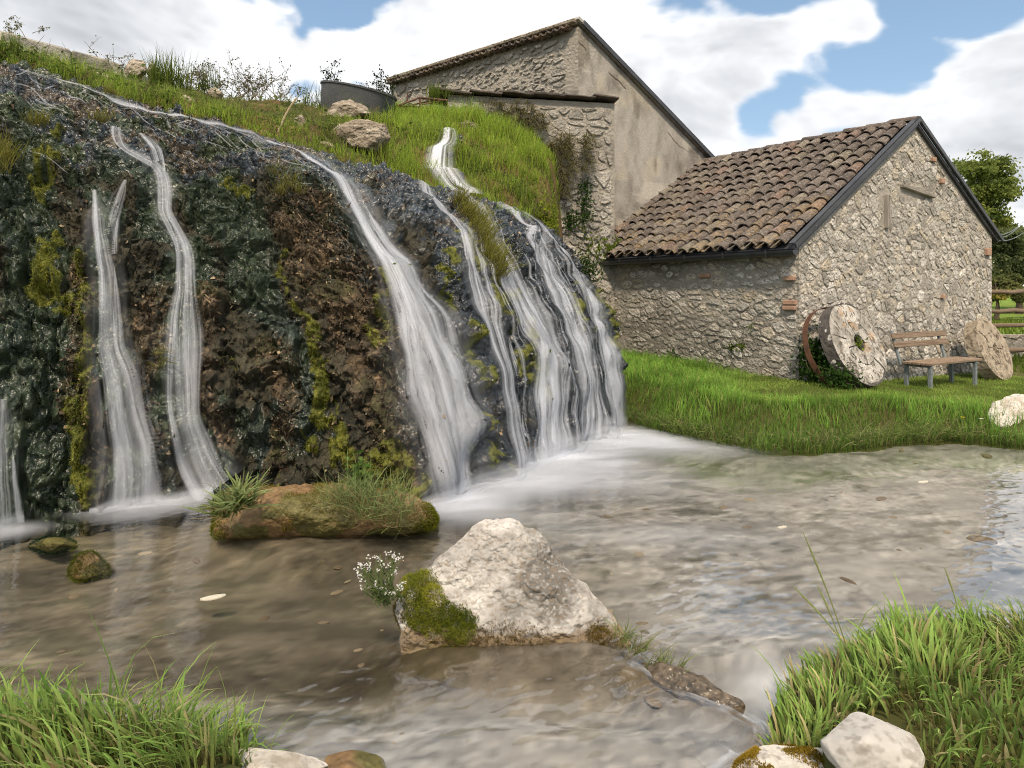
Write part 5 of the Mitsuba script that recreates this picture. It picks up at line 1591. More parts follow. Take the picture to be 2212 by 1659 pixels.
# ------------------------------------------------------------------ fence, field wall, trees
fence = thing('rail_fence', 'wooden fence of round horizontal rails beyond the house', 'fence')
for py in (631, 673, 703, 757):
    a_, b_ = U(2085, py + 1, 16.6), U(2420, py - 3, 16.2)
    pts = a_ + (b_ - a_) * np.linspace(0, 1, 14)[:, None] + rng.normal(0, .012, (14, 3))
    obj('rail', tube(pts, .055 + rng.normal(0, .004, 14), 8), 'm_rail', fence, smooth=True)
for px in (2086, 2300, 2420):
    a_ = U(px, 615, 16.7); 
    obj('post', tube(np.array([[a_[0], a_[1], .0], [a_[0], a_[1], 1.0], [a_[0], a_[1], a_[2]]]), .075, 8), 'm_rail', fence, smooth=40)
fwk = thing('field_wall', 'low dry stone wall behind the wooden fence', 'wall')
o_ = U(2080, 722, 18.2); o_[2] = 0
hwall = CAMZ - (722 - 630) / FX * 18.2
fx = np.array([1., .05, 0]); fx = nrm(fx); fo = np.array([fx[1], -fx[0], 0])
fwl = obj('masonry', prism(sg.Polygon([(0, -.2), (6, -.2), (6, hwall - .03), (0, hwall - .03)]), o_, fx, fo, .4), 'm_mortar', fwk)
lay(fwl, 'stone', rubble(sg.box(.1, .1, 5.9, hwall), 90, rng, 1.6, (.006, .02)), o_, fx, fo, rng, 100, lambda x, y, r: (r.beta(1.4, 2.4) * .7, r.random()), (.02, .05), n=8)


def tree(label, base, top, crown, rg, nleaf, leaf, cols, trunk_r=.22, name='tree'):
    """tapered trunk, limbs and leaf clumps; crown = list of (centre, radii)"""
    k = thing(name, label, 'tree')
    st = [tube(np.array([base, base * .6 + top * .4 + [.1, 0, 0], top]), np.array([trunk_r, trunk_r * .7, trunk_r * .35]), 8)]
    Ps, Ns = [], []
    for c, r in crown:
        c, r = np.asarray(c, float), np.broadcast_to(r, (3,)).astype(float)
        s = base + (top - base) * rg.uniform(.45, .95)
        st.append(tube(np.array([s, s * .5 + c * .5 + [0, 0, .15], c]), np.array([trunk_r * .35, trunk_r * .2, .02]), 5))
        nc = max(6, int(nleaf / len(crown) / 60))
        for _ in range(nc):
            d = nrm(rg.normal(size=3))
            q = c + d * r * rg.uniform(.45, 1.0) ** .6
            m_ = 60
            sp = r.mean() * .26
            P = q + rg.normal(0, 1, (m_, 3)) * sp * [1, 1, .45]
            Ps.append(P); Ns.append(nrm(d + [0, 0, .9]) + rg.normal(0, .45, (m_, 3)))
    v, f = cat_mesh(st)
    obj('trunk', (v, f), 'm_bark', k, smooth=40)
    P, N_ = np.vstack(Ps), np.vstack(Ns)
    n_ = len(P)
    cl = mixc(np.array(cols[0]) * [2.9, 2.2, 3.0], np.array(cols[1]) * [3.2, 2.45, 3.5], np.clip(meshkit.fbm(P * .9, 3, 5) * 1.5 - .25 + rg.normal(0, .15, n_), 0, 1))
    v, f, cc = leaves(P, N_, rg.normal(0, 1, (n_, 3)) - [0, 0, .3], leaf * rg.uniform(.7, 1.35, n_), leaf * .6, cl)
    obj('crown', (v, f), 'm_grass', k, color=cc, smooth=False)


rg = np.random.default_rng(404)
Zt = 44.


def crown(px, py, rx, ry, n_, Z=Zt, rr=.38):
    out = []
    for _ in range(n_):
        while True:
            u, w = rg.uniform(-1, 1, 2)
            if u * u + w * w < 1: break
        out.append((U(px + u * rx * .78, py + w * ry * .78, Z + rg.uniform(-1, 1) * rx / FX * Z * .7), np.array([1, 1, .72]) * rr * rx / FX * Z * rg.uniform(.75, 1.25)))
    return out


tree('tall round leafy tree behind the house at the right edge', U(2130, 700, Zt), U(2132, 430, Zt), crown(2122, 400, 84, 70, 26) + crown(2126, 500, 82, 70, 22), rg, 22000, .25, ((.03, .062, .012), (.10, .15, .028)))
tree('darker bushy tree below and in front of the tall round one', U(2200, 700, 38.), U(2200, 560, 38.), crown(2195, 555, 74, 66, 20, 38.), rg, 13000, .2, ((.022, .045, .015), (.07, .10, .03)))
tree('dark tree on the right beyond the frame of the fence', U(2330, 700, 40.), U(2330, 520, 40.), crown(2330, 520, 100, 90, 16, 40.), rg, 9000, .24, ((.022, .045, .015), (.07, .10, .03)))
for n_, (px, lb) in enumerate(((2150, 'low dark hedge bush directly behind the right corner of the house'), (2215, 'low dark hedge bush at the right edge above the fence'), (2290, 'low hedge bush farther right along the field'))):
    tree(lb, U(px, 690, 33.), U(px, 610, 33.), crown(px, 622, 44, 30, 8, 33.), rg, 5000, .15, ((.02, .04, .012), (.075, .10, .025)), .08, name='hedge_bush')
tree('sunlit yellow-green bush at the foot of the trees by the house corner', U(2155, 690, 31.), U(2155, 640, 31.), crown(2155, 640, 30, 13, 5, 31.), rg, 2200, .11, ((.07, .10, .02), (.16, .17, .03)), .05, name='hedge_bush')
# ------------------------------------------------------------------ grass
def scatter_ground(rg, N, x0, x1, y0, y1, test):
    x, y = rg.uniform(x0, x1, N), rg.uniform(y0, y1, N)
    sd = pool_sd(x, y)
    ok = test(x, y, sd)
    x, y, sd = x[ok], y[ok], sd[ok]
    return np.stack([x, y, ground_z(x, y, sd)], 1), sd


def house_d(P):
    """signed distances in front of the gable and the long wall (negative = inside the house)"""
    r = P[:, :2] - A
    return -(r @ W3[:2]), -(r @ D3[:2])


rg = np.random.default_rng(900)
G1, G2 = (.035, .075, .012), (.12, .20, .03)
# far bank
P, sd = scatter_ground(rg, 120000, 1.0, 10.5, 7.7, 15.5, lambda x, y, s: (s > -.03) & (y > 7.6) & (y < 15.5))
hg, hl = house_d(P)
ok = (hg > .02) | (hl > .02)
ok &= (hg < 5.5)
ok &= ~((np.hypot(P[:, 0] - 6.55, P[:, 1] - 8.75) < .42) & (P[:, 1] < 9.1) & (rg.random(len(P)) < .8))
P, sd, hg, hl = P[ok], sd[ok], hg[ok], hl[ok]
pxx, _ = proj(P)
shortz = ss(1480, 1700, pxx) * ss(.35, 1.0, sd)
nz = meshkit.fbm(P * [1.6, 1.6, 1], 3, 130)
Lg = (.08 + .46 * nz ** 1.6) * (1 - shortz) + shortz * (.035 + .05 * nz)
Lg *= rg.uniform(.5, 1.25, len(P))
edge_ = ss(.35, .0, sd)
keep = rg.random(len(P)) < np.where(pxx > 1330, 1, .5)
P, Lg, sd, edge_, shortz, nz = P[keep], Lg[keep], sd[keep], edge_[keep], shortz[keep], nz[keep]
N = len(P)
g2 = np.stack(np.gradient(np.zeros((2, 2)))).sum() * 0
toward = np.array([-.25, -1, 0])
lean = nrm(rdir(rg, N) + edge_[:, None] * toward * 1.6 + np.array([.35, -.2, 0]))
c0 = green(rg, N, (.07, .13, .022), (.14, .20, .04), (.28, .22, .10), .08)
c1 = green(rg, N, (.09, .20, .035), (.20, .34, .06), (.40, .34, .15), .05)
cl_ = meshkit.fbm(P * [3.2, 3.2, 1], 3, 131)
c1 = c1 * 1.9 * (.5 + 1.05 * cl_)[:, None]
clean = nrm(np.stack([meshkit.fbm(P * [2.1, 2.1, 1], 2, 132) - .5, meshkit.fbm(P * [2.1, 2.1, 1] + 7, 2, 133) - .5, 0 * cl_], 1))
lean = nrm(lean + 1.1 * clean)
c1 = c1 * (1 - shortz[:, None] * .5) + shortz[:, None] * .5 * np.array([.40, .48, .12])
v, f, c = blades(P, [0, 0, 1] + rg.normal(0, .12, (N, 3)), lean, Lg, rg.uniform(.005, .010, N) * (1 - .3 * shortz), rg.uniform(.15, .75, N) + .3 * edge_, c0, c1, 3)
eg = np.flatnonzero((sd < .14) & (sd > 0))
ei = rg.choice(eg, 2600)
ce = green(rg, 2600, (.16, .25, .06), (.40, .50, .16), (.52, .46, .24), .25)
v, f, c = join([(v, f, c), blades(P[ei] + [0, -.02, .02], [0, -.25, .9] + rg.normal(0, .25, (2600, 3)), nrm(rdir(rg, 2600) * .7 + np.array([-.2, -1, 0])), rg.uniform(.16, .46, 2600), rg.uniform(.005, .009, 2600), rg.uniform(.6, 1.25, 2600), ce * .6, ce, 5)])
obj('grass', (v, f), 'm_grass', None, 'lush green grass on the far bank in front of the stone house', 'grass', 'stuff', color=c, smooth=False)

# hill
N = 150000
x, y = rg.uniform(-12, 1.3, N), rg.uniform(7.4, 15.5, N)
ok = shapely.contains_xy(HPOLY.buffer(.12), x, y)
x, y = x[ok], y[ok]
# thin out what lies far back, it only shows as a fringe
z = hill_z(x, y)
P = np.stack([x, y, z], 1)
px_, py_ = proj(P)
ok = (px_ > -80) & (px_ < 1260) & (py_ < 640)
P, px_, py_ = P[ok], px_[ok], py_[ok]
g = meshkit.fbm(P * 1.5, 3, 95)
lush = np.clip(ss(560, 900, px_) + ss(.3, .0, np.abs(py_ - np.interp(px_, [0, 200, 480, 640, 950, 1200], [130, 190, 262, 305, 400, 470])) / 120), 0, 1)
bare = ss(.42, .54, meshkit.fbm(P * [2.4, 2.4, 2.4], 3, 97) + .10 * ss(420, 520, px_) * ss(760, 660, px_)) * (1 - .8 * lush)
ok = rg.random(len(P)) > bare * .85
P, px_, py_, lush, g = P[ok], px_[ok], py_[ok], lush[ok], g[ok]
N = len(P)
nz = meshkit.fbm(P * 2.5, 3, 98)
Lg = (.03 + .22 * nz ** 2.2 + lush * (.03 + .50 * nz ** 2)) * rg.uniform(.5, 1.3, N)
c0 = green(rg, N, (.08, .12, .016), (.18, .21, .03), (.24, .18, .08), .15)
cy = green(rg, N, (.30, .52, .06), (.58, .74, .12), (.46, .40, .15), .06)
cd = green(rg, N, (.20, .32, .07), (.42, .48, .16), (.38, .31, .15), .16)
c1 = cd * (1 - lush[:, None]) + cy * lush[:, None]
c1 = c1 * (.62 + .8 * meshkit.fbm(P * 3.3, 3, 99))[:, None]
up = np.array([0, 0, 1.]) + rg.normal(0, .14, (N, 3))
v, f, c = blades(P, up, nrm(rdir(rg, N) + [.3, -.5, 0]), Lg, rg.uniform(.005, .011, N), rg.uniform(.1, .7, N), c0, c1, 3)
obj('grass', (v, f), 'm_grass', None, 'bright yellow-green grass on the slope above the waterfall', 'grass', 'stuff', color=c, smooth=False)


# broad-leaved weeds and dry straw among the hill grass
wv = []
for _ in range(150):
    u_, w_ = rg.uniform(0, 1160), rg.uniform(0, 1)
    yt = np.interp(u_, [0, 200, 330, 500, 690, 850, 1000, 1160], [118, 176, 196, 212, 236, 255, 300, 400])
    yb = np.interp(u_, [0, 200, 480, 640, 950, 1160], [140, 195, 262, 305, 400, 465])
    h = hit_hill(u_, yt + (yb - yt) * w_ + 2)
    n_ = rg.integers(14, 40)
    dryw = rg.random() < .35
    c_ = green(rg, n_, (.16, .13, .07), (.34, .28, .16)) if dryw else green(rg, n_, (.05, .09, .02), (.16, .22, .05))
    r_ = rg.uniform(.06, .2)
    P_ = h + rg.normal(0, 1, (n_, 3)) * [r_, r_, r_ * .45] + [0, 0, r_ * .5]
    if dryw: wv.append(blades(P_ - [0, 0, r_ * .4], rdir(rg, n_) * .7 + [0, 0, .7], rdir(rg, n_), rg.uniform(.1, .35, n_), .006, rg.uniform(.1, .8, n_), c_ * .8, c_, 3))
    else: wv.append(leaves(P_, rg.normal(0, .5, (n_, 3)) + [0, -.3, .9], rdir(rg, n_) + [0, 0, .3], rg.uniform(.04, .10, n_), rg.uniform(.02, .05, n_), c_))
v, f, c = join(wv)
obj('weeds', (v, f), 'm_grass', None, 'leafy weeds and dry straw scattered through the grass of the slope', 'weeds', 'stuff', color=c, smooth=False)


def tuft(roots, up, rg, N, L, W, bend, c0, c1, lean=None, seg=3, sp=.3, **kw):
    r = roots[rg.integers(len(roots), size=N)] + rg.normal(0, kw.get('jit', .03), (N, 3)) * [1, 1, .3]
    l_ = rdir(rg, N) if lean is None else nrm(rdir(rg, N) * .7 + lean)
    ca = green(rg, N, *c0); cb = green(rg, N, *c1)
    return blades(r, up + rg.normal(0, sp, (N, 3)), l_, rg.uniform(*L, N), rg.uniform(*W, N), rg.uniform(*bend, N), ca, cb, seg, kw.get('droop', 0.))


# near bank, left and right
def bank(x0, x1, y0, y1, N, test, L, lab_, seed, tall=.02):
    rr = np.random.default_rng(seed)
    P, sd = scatter_ground(rr, N, x0, x1, y0, y1, test)
    n_ = len(P)
    nz = meshkit.fbm(P * [4, 4, 1], 3, seed)
    cl = nrm(np.stack([meshkit.fbm(P * 3, 2, seed + 1) - .5, meshkit.fbm(P * 3 + 9, 2, seed + 2) - .5, 0 * nz], 1))
    Lg = rr.uniform(*L, n_) * (.25 + 1.5 * nz)
    tl = rr.random(n_) < tall
    Lg[tl] *= rr.uniform(1.4, 2.3, tl.sum())
    e = ss(.25, .0, sd)
    lean = nrm(rdir(rr, n_) * .6 + cl * 1.1 + np.array([-.45, .1, 0]) * (P[:, :1] > 0) + e[:, None] * np.array([-.5, .9, 0]))
    c0 = green(rr, n_, (.13, .16, .045), (.26, .26, .09), (.32, .24, .11), .22)
    c1 = (.65 + .7 * meshkit.fbm(P * [5, 5, 1], 3, seed + 4))[:, None] * green(rr, n_, (.19, .37, .07), (.40, .60, .16), (.58, .50, .27), .13)
    v, f, c = blades(P, [0, 0, 1] + rr.normal(0, .16, (n_, 3)), lean, Lg, rr.gamma(4, .0022, n_) + .003, rr.uniform(.15, 1.15, n_) + .25 * e, c0, c1, 5)
    # a mat of dry, flattened blades underneath
    m_ = n_ // 3
    Q = P[rr.integers(n_, size=m_)] + rr.normal(0, .02, (m_, 3)) * [1, 1, 0] + [0, 0, .01]
    cdry = green(rr, m_, (.16, .12, .055), (.30, .24, .12))
    v2, f2, c2 = blades(Q, rdir(rr, m_) * .9 + [0, 0, .5], rdir(rr, m_), rr.uniform(.05, .13, m_), rr.uniform(.002, .004, m_), rr.uniform(.2, .8, m_), cdry * .8, cdry, 3)
    nb = 46
    B_ = P[rr.integers(n_, size=nb)]
    B_ = np.repeat(B_, 9, 0) + rr.normal(0, .022, (nb * 9, 3)) * [1, 1, .5] + [0, 0, .05]
    cb = np.repeat(green(rr, nb, (.08, .15, .03), (.20, .28, .07)), 9, 0) * rr.uniform(.7, 1.2, (nb * 9, 1))
    lw_ = leaves(B_, rr.normal(0, .5, B_.shape) + [0, -.3, 1], rdir(rr, len(B_)) + [0, 0, .2], rr.uniform(.02, .05, len(B_)), rr.uniform(.012, .026, len(B_)), cb)
    v, f, c = join([(v, f, c), (v2, f2, c2), lw_])
    obj('grass', (v, f), 'm_grass', None, lab_, 'grass', 'stuff', color=c, smooth=False)


bank(-3.2, -.60, 1.7, 3.25, 7000, lambda x, y, s: (s > -.02) & (x < -.98 + .1 * (y - 2.6)), (.11, .25), 'long green grass on the near bank at lower left', 931, .05)
bank(.98, 4.2, 1.9, 4.3, 12500, lambda x, y, s: (s > -.01) & ~((x < 1.44) & (y < 2.66)), (.075, .185), 'dense green grass on the near bank at lower right', 933, .02)
# a few long seeding stalks at the right bank, each standing apart
for n_, (x0, y0, x1, y1, Z) in enumerate(((1850, 1405, 1735, 1150, 3.2), (1890, 1430, 1712, 1265, 3.15), (1835, 1390, 1765, 1265, 3.3), (2085, 1330, 2040, 1225, 3.7), (2290 * 0 + 2100, 1335, 2038, 1285, 3.6))[:4]):
    a_, b_ = U(x0, y0, Z), U(x1, y1, Z + .1)
    a_[2] -= .12
    t = np.linspace(0, 1, 9)[:, None]
    P = a_ + (b_ - a_) * t + np.array([0, 0, .03]) * np.sin(t * 3.14)
    kk = obj('grass_stalk', tube(P, np.array([.0035, .0032, .003, .003, .003, .0042, .005, .004, .0015]), 5), 'm_straw_green')
    lab(kk, ('longest seeding grass stalk rising from the right bank', 'low slanting grass stalk crossing the longest one', 'thin short stalk right of the longest one', 'dark seeding stalk near the right edge of the frame')[n_], 'grass stalk', None, 'seeding stalks on the right bank')

# tufts on rocks: things of their own
def tuft_obj(name, label, cat, *parts):
    v, f, c = join(list(parts))
    k = obj(name, (v, f), 'm_grass', None, color=c, smooth=False)
    lab(k, label, cat)
    return k


gr = (((.10, .14, .03), (.20, .23, .08)), ((.22, .31, .11), (.42, .50, .24)))
dry = (((.15, .10, .04), (.25, .19, .09)), ((.30, .25, .12), (.45, .38, .22)))
r0 = np.array([U(505, 1098, 5.02), U(530, 1088, 5.06), U(490, 1112, 5.0)])
tuft_obj('grass_clump', 'broad-bladed grey-green grass clump drooping over the left end of the mossy rock', 'grass',
         tuft(r0, np.array([0, -.35, .8]), rg, 130, (.18, .36), (.010, .022), (.3, 1.15), *gr, seg=5, sp=.4), tuft(r0, np.array([0, -.3, .6]), rg, 60, (.12, .28), (.005, .010), (.6, 1.3), *dry, seg=5, sp=.4))
r0 = np.array([U(x, y, Z) for x, y, Z in ((760, 1075, 5.12), (800, 1085, 5.08), (845, 1090, 5.06), (870, 1110, 5.02), (790, 1115, 4.99), (840, 1125, 4.98), (735, 1090, 5.06))])
tuft_obj('grass_clump', 'fine mixed dry and green grass on the right part of the mossy rock', 'grass',
         tuft(r0, np.array([0, -.3, 1.0]), rg, 520, (.14, .34), (.003, .007), (.1, .9), *gr, seg=4, sp=.45, jit=.06), tuft(r0, np.array([0, -.4, .7]), rg, 380, (.10, .28), (.002, .005), (.2, 1.1), *dry, seg=4, sp=.5, jit=.06))
r0 = np.array([U(x, y, Z) for x, y, Z in ((1345, 1385, 3.55), (1375, 1410, 3.5), (1420, 1440, 3.45), (1450, 1455, 3.4))])
tuft_obj('grass_clump', 'sparse light green grass at the right foot of the white rock', 'grass',
         tuft(r0, np.array([.3, -.1, .8]), rg, 120, (.07, .17), (.004, .007), (.1, .9), ((.09, .12, .03), (.18, .19, .07)), ((.17, .24, .07), (.33, .38, .16)), seg=4, sp=.4, jit=.025), tuft(r0, np.array([.3, -.1, .4]), rg, 60, (.05, .12), (.002, .004), (.3, 1.1), *dry, seg=4, sp=.4, jit=.03))
# hanging grass and small tufts on the wet face
def face_pts(pts):
    ij = on_face(np.array([p[0] for p in pts], float), np.array([p[1] for p in pts], float))
    return samp(DW, ij), samp(DN, ij)


yl = (((.10, .10, .02), (.20, .17, .05)), ((.22, .24, .04), (.40, .38, .10)))
for n_, (pts, N, L, lb) in enumerate(((((985, 445), (1000, 465), (1020, 490), (1035, 520), (1050, 550), (1062, 580), (1075, 610)), 1500, (.14, .34), 'long strip of hanging grass between two streams below the small cascade'),
                                      (((70, 265), (85, 275), (95, 268)), 130, (.10, .22), 'dry yellow grass tuft near the top of the rock at upper left'),
                                      (((200, 268), (215, 275), (235, 262)), 110, (.08, .18), 'thin green grass tuft beside the head of the second stream'),
                                      (((0, 330), (12, 360), (25, 350), (6, 400)), 200, (.14, .32), 'yellow grass hanging at the left edge of the frame'),
                                      (((600, 390), (625, 410), (650, 430), (610, 440)), 170, (.10, .22), 'yellowish grass tuft on the brown earth under the middle stream'),
                                      (((335, 770), (345, 790), (330, 800)), 50, (.10, .2), 'few green blades between the two left streams'),
                                      (((650, 385), (645, 395)), 30, (.08, .16), 'small upright green plant above the yellowish tuft'),
                                      (((232, 213),), 60, (.06, .13), 'dark green tuft on the wet crest at upper left'),
                                      (((500, 165 + 620), (510, 800)), 14, (.08, .14), 'few dry stems in the brown earth, low in the middle'))):
    if n_ == 0:
        L9 = np.array(pts, float)
        pts = [tuple(L9[0] * 0 + [np.interp(u_, np.linspace(0, 1, len(L9)), L9[:, 0]) + rg.normal(0, 7), np.interp(u_, np.linspace(0, 1, len(L9)), L9[:, 1])]) for u_ in np.linspace(0, 1, 90)]
    P, Nn = face_pts(pts)
    tuft_obj('face_tuft', lb, 'grass', tuft(P, Nn.mean(0) * .8 + np.array([0, 0, .6]), rg, N, L, (.004, .008), (.4, 1.25), *yl, lean=nrm(Nn.mean(0) + [0, 0, -.2]), seg=4, sp=.35, jit=.04, droop=.25))
# tall tufts and weeds on the skyline
for n_, (px, py, N, L, lb) in enumerate(((352, 158, 340, (.3, .72), 'tall green grass tuft on the skyline beside the boulders'), (440, 170, 130, (.25, .6), 'lighter grass tuft right of the tall one on the skyline'), (945, 210, 130, (.2, .4), 'bright green grass tuft on the slates of the capped wall'), (680, 212, 90, (.2, .5), 'thin grass in front of the left side of the planter'), (800, 232, 120, (.25, .5), 'grass growing up in front of the right side of the planter'), (20, 100, 160, (.2, .4), 'grass tuft at the foot of the parapet, left edge'))):
    h = hit_hill(px, py + 14) if px != 945 else U(945, 212, 13.9)
    r0 = h + rg.normal(0, .12, (14, 3)) * [1, 1, .1]
    tuft_obj('skyline_tuft', lb, 'grass', tuft(r0, np.array([0, 0, 1.]), rg, N, L, (.006, .013), (.05, .45), ((.06, .09, .015), (.10, .13, .03)), ((.11, .17, .03), (.22, .28, .05)), seg=4, sp=.16))
for n_, (px, py, h_, sp_, lb) in enumerate(((275, 150, .75, .5, 'airy dry weed above the parapet end on the skyline'), (505, 195, .8, .75, 'large airy dark weed on the skyline left of the planter'), (560, 190, .8, .7, 'airy weed right of the large one on the skyline'), (425, 175, .55, .6, 'airy dark weed behind the grass tufts on the skyline'), (140, 100, .35, .6, 'tiny dry weed on top of the parapet'), (610, 200, .5, .6, 'low airy weed where the skyline meets the blue sky'))):
    h = hit_hill(px, py + 22) if px != 140 else np.array([-7.65, 10.2, 5.76])
    shrub('dry_weed', lb, 'weed', h + rg.normal(0, .15, (10, 3)) * [1, 1, 0], rg, h_, sp_, 20 if h_ > .5 else 6, .042, ((.12, .12, .07), (.26, .25, .15)), (.17, .15, .10), 30, 'dry weeds on the skyline', .45)
# small cascade in the grass
cp = [hit_hill(x_, y_) for x_, y_ in ((968, 300), (972, 316), (955, 344), (950, 372), (960, 392), (985, 416), (1004, 442))]
cp = np.array(cp)
t = np.linspace(0, 1, 40)
s_ = np.linspace(0, 1, len(cp))
cpp = PchipInterpolator(s_, cp)(t)
w_ = np.interp(t, [0, .2, .5, .8, 1], [.12, .22, .30, .30, .34])
na = 12
al = np.linspace(-1, 1, na)
step = .10 * np.floor(np.arange(40) / 6) / 6
V = cpp[:, None] + np.stack([al[None] * w_[:, None], 0 * al[None] + 0 * w_[:, None], .05 - .03 * al[None] ** 2 + .04 * np.sin(t * 21)[:, None]], -1) + np.array([0, -.20, .07])
ck = thing('cascade', 'small white cascade tumbling through the bright grass above the rock', 'cascade')
uvc = np.stack([np.broadcast_to(al[None] * .5 + .5 + 500, (40, na)), np.broadcast_to(t[:, None] * 2.2, (40, na))], -1).reshape(-1, 2)
obj('veil', (V.reshape(-1, 3), grid_faces(40, na)), 'm_veil_strong', ck, uv=uvc, smooth=True)
st = []
for i in range(26):
    u = rg.random()
    c_ = PchipInterpolator(s_, cp)(u) + [rg.normal(0, .12), -.05, rg.uniform(-.08, .03)]
    st.append((bv0 * rg.uniform(.04, .10, 3) + c_, bf0))
v, f = cat_mesh(st)
v = v + .03 * (meshkit.noise(v * 11) - .5)[:, None]
obj('wet_stones', (v, f), 'm_wet_plain', ck, smooth=True, kind='stuff')

# plants on and around the walls
def ivy(label, pts, n_out, rg, N, leaf, cols, spread, name='ivy', cat='climbing plant', down=.0):
    k = thing(name, label, cat)
    pts = np.asarray(pts, float)
    P = pts[rg.integers(len(pts), size=N)] + rg.normal(0, 1, (N, 3)) * spread
    P = P + np.outer(np.abs(rg.normal(0, .05, N)), n_out)
    c = mixc(cols[0], cols[1], rg.random(N)) * rg.uniform(.7, 1.25, (N, 1))
    v, f, cc = leaves(P, np.asarray(n_out) + rg.normal(0, .5, (N, 3)) + [0, 0, .4], rg.normal(0, 1, (N, 3)) - [0, 0, .5 + down], leaf * rg.uniform(.6, 1.3, N), leaf * .7, c)
    obj('leaves', (v, f), 'm_grass', k, color=cc, smooth=False)
    st = []
    for _ in range(max(5, N // 90)):
        a_ = pts[rg.integers(len(pts))] + rg.normal(0, 1, 3) * spread
        b_ = pts[rg.integers(len(pts))] + rg.normal(0, 1, 3) * spread
        if np.linalg.norm(a_ - b_) < .9: st.append(tube(np.linspace(a_, b_, 5) + rg.normal(0, .02, (5, 3)), .006, 4))
    if st:
        v, f = cat_mesh(st)
        obj('stems', (v, f), 'm_bark', k, smooth=False)
    return k


iv = ((.02, .05, .012), (.06, .12, .025))
lit = ((.06, .10, .015), (.18, .24, .035))
gp = A3 + Zv * .45
ivy('dark green leafy plant between the house corner and the left millstone', [U(1750, 740 + 10 * i, 11.0) for i in range(8)] + [U(1770, 770 + 8 * i, 10.8) for i in range(6)] + [U(1745, 800, 10.9)], NG, rg, 900, .075, iv, .10, name='nettle_plant', cat='plant')
ivy('low leafy weeds at the foot of the left millstone', [U(1790 + 12 * i, 815, 10.3) for i in range(4)], NG, rg, 420, .06, iv, .09, name='nettle_plant', cat='plant')
ivy('leaves showing through the hole of the left millstone', [ml - n * .10], n, rg, 40, .07, lit, .045, name='nettle_plant', cat='plant')
ivy('bright creeper growing over the left end of the gutter', [U(1268 + 8 * i, 538 + 2 * (i % 3), 15.0) for i in range(9)] + [U(1255, 520, 15.0), U(1262, 505, 15.0)], NOUT, rg, 1500, .07, lit, .13, down=.4)
ivy('dark creeper hanging in the corner below the left end of the gutter', [U(1262, 560 + 10 * i, 14.5) for i in range(5)] + [U(1285, 585, 14.4)], NOUT, rg, 420, .06, iv, .09)
ivy('ivy patch climbing the capped wall above the creeper', [U(1262, 400 + 12 * i, 14.75) for i in range(7)], NOUT, rg, 380, .06, iv, .08)
ivy('small ivy patch low on the capped wall', [U(1232, 470 + 6 * i, 14.75) for i in range(4)], NOUT, rg, 220, .06, iv, .09)
ivy('ivy tips on the front wall of the house near its foot', [U(1470, 770, 13.45), U(1480, 785, 13.4), U(1455, 790, 13.5)], -D3, rg, 260, .07, iv, .09)
ivy('small fern-like tuft halfway up the front wall of the house', [U(1610, 745, 12.15), U(1585, 748, 12.3)], -D3, rg, 130, .05, lit, .045, name='wall_fern', cat='plant')
ivy('tiny green tuft above the fern-like one on the house wall', [U(1632, 705, 12.0)], -D3, rg, 50, .045, lit, .03, name='wall_fern', cat='plant')
ivy('yellow-green leaves hanging at the right end of the grassy slope', [U(1180, 470 + 8 * i, 11.6) for i in range(5)] + [U(1175, 450, 11.6)], np.array([.5, -.8, 0]), rg, 520, .06, ((.12, .17, .02), (.28, .32, .04)), .08, name='hanging_plant', cat='plant', down=.5)
hang = (((.09, .08, .035), (.14, .12, .05)), ((.15, .14, .06), (.27, .25, .12)))
for n_, (px, py, w_, h_, N, lb) in enumerate(((1090, 255, 60, 40, 840, 'dry weeds growing from the top of the capped wall at its left'), (1210, 310, 26, 22, 520, 'brown grass tussock hanging on the capped wall, upper middle'), (1205, 355, 40, 18, 480, 'greenish tussock hanging below the brown one on the capped wall'), (1268, 330, 12, 40, 400, 'narrow strip of dry plants hanging near the right edge of the capped wall'), (1215, 400, 16, 24, 280, 'short hanging plants low on the capped wall'), (1160, 265, 20, 16, 260, 'green tuft below the slates of the capped wall'))):
    Zw = 14.66
    r0 = np.array([U(px + rg.uniform(-1, 1) * w_, py + rg.uniform(-1, 1) * h_, Zw - .03) for _ in range(40)])
    tuft_obj('wall_plant', lb, 'plant', tuft(r0, NOUT * .8 + np.array([0, 0, .5]), rg, N, (.16, .42), (.006, .012), (.5, 1.3), *hang, lean=nrm(NOUT + [0, 0, -.3]), seg=4, sp=.35, jit=.03, droop=.5))
# white flowers beside the rock
fl = thing('flowering_plant', 'small plant with white flower heads at the left side of the white rock', 'plant')
r0 = np.array([U(x_, y_, 3.72) for x_, y_ in ((815, 1300), (835, 1305), (850, 1290), (825, 1290))])
stems, lv2, hd = [], [], []
for i in range(58):
    a_ = r0[rg.integers(4)] + rg.normal(0, .012, 3)
    b_ = U(rg.uniform(772, 872), rg.uniform(1196, 1290), 3.66 + rg.normal(0, .05))
    m_ = (a_ + b_) / 2 + [0, -.02, .01]
    stems.append(tube(np.array([a_, m_, b_]), .0018, 4))
    for _ in range(11):
        u = rg.uniform(.05, .9)
        lv2.append(a_ + (b_ - a_) * u)
    if i < 36:
        for _ in range(9): hd.append(b_ + rg.normal(0, .007, 3))
v, f = cat_mesh(stems)
obj('stems', (v, f), 'm_vc', fl, color=np.tile((.12, .16, .05), (len(v), 1)))
P = np.array(lv2); n_ = len(P)
v, f, cc = leaves(P, rg.normal(0, 1, (n_, 3)) + [0, -.4, .6], rg.normal(0, 1, (n_, 3)), .022 * rg.uniform(.6, 1.3, n_), .010, green(rg, n_, (.06, .10, .03), (.15, .20, .08)))
obj('leaves', (v, f), 'm_grass', fl, color=cc)
P = np.array(hd); n_ = len(P)
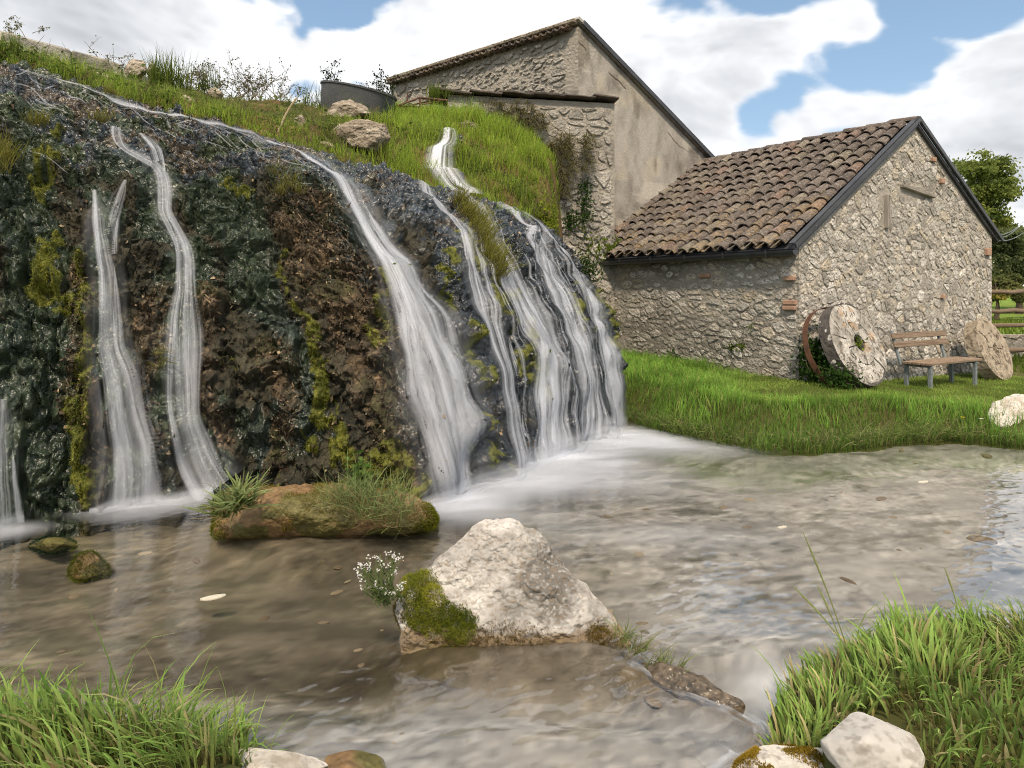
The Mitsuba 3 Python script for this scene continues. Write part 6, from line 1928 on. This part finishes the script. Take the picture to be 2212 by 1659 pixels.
v, f, cc = leaves(P, rg.normal(0, .5, (n_, 3)) + [0, -.5, 1], rg.normal(0, 1, (n_, 3)), .012, .010, np.tile((.82, .80, .78), (n_, 1)))
obj('flowers', (v, f), 'm_grass', fl, color=cc, kind='stuff')
shrub('leafy_sprig', 'upright leafy green sprig standing on the mossy rock', 'plant', [U(778, 1075, 5.3)], rg, .38, .12, 2, .07, ((.07, .14, .03), (.16, .25, .06)), (.14, .18, .05), 60)
# weeds on the tiles
tw = []
for _ in range(60):
    s__, y = rg.beta(1.2, 2.2) * slen * .8, rg.uniform(.2, HL - .1)
    o = APXP - RV * (slen + OV - s__) + W3 * y + RN * .10
    tw.append(tuft(np.array([o]), RN + Zv * .4, rg, 8, (.05, .14), (.003, .006), (.1, .9), ((.18, .12, .04), (.28, .2, .08)), ((.30, .22, .08), (.45, .34, .14)), sp=.4, jit=.03))
v, f, c = join(tw)
obj('moss', (v, f), 'm_grass', roof, color=c, kind='stuff')
# field grass beyond the fence
N = 9000
x, y = rg.uniform(9, 24, N), rg.uniform(15, 34, N)
P = np.stack([x, y, ground_z(x, y)], 1)
ok = ~((house_d(P)[0] < .3) & ((P[:, :2] - A) @ DG < GL + .4))
P = P[ok]; N = len(P)
v, f, c = blades(P, [0, 0, 1] + rg.normal(0, .2, (N, 3)), rdir(rg, N), rg.uniform(.1, .3, N), rg.uniform(.03, .06, N), rg.uniform(.1, .6, N), green(rg, N, (.08, .13, .02), (.14, .19, .03)), green(rg, N, (.13, .20, .03), (.22, .28, .05)), 2)
obj('meadow', (v, f), 'm_grass', None, 'sunny meadow grass beyond the fence', 'grass', 'stuff', color=c, smooth=False)
# daisies and a dandelion on the lawn
for n_, (px, py, c_, lb) in enumerate(((1905, 842, (.7, .55, .03), 'yellow dandelion on the lawn in front of the bench'), (1985, 905, (.75, .74, .7), 'white daisy on the lawn below the bench'))):
    o = UG(2080 if n_ == 0 else 2120, 902 if n_ == 0 else 905, .33)
    a_ = np.linspace(0, 2 * np.pi, 11)[:-1]
    k = thing('lawn_flower', lb, 'flower')
    obj('stem', tube(np.array([o - [0, 0, .12], o]), .004, 4), 'm_straw_green', k)
    v, f, cc = leaves(np.tile(o, (10, 1)), np.tile([0, -.2, 1.], (10, 1)), np.stack([np.cos(a_), np.sin(a_), .3 + 0 * a_], 1), .03, .016, np.tile(c_, (10, 1)))
    obj('petals', (v, f), 'm_grass', k, color=cc)
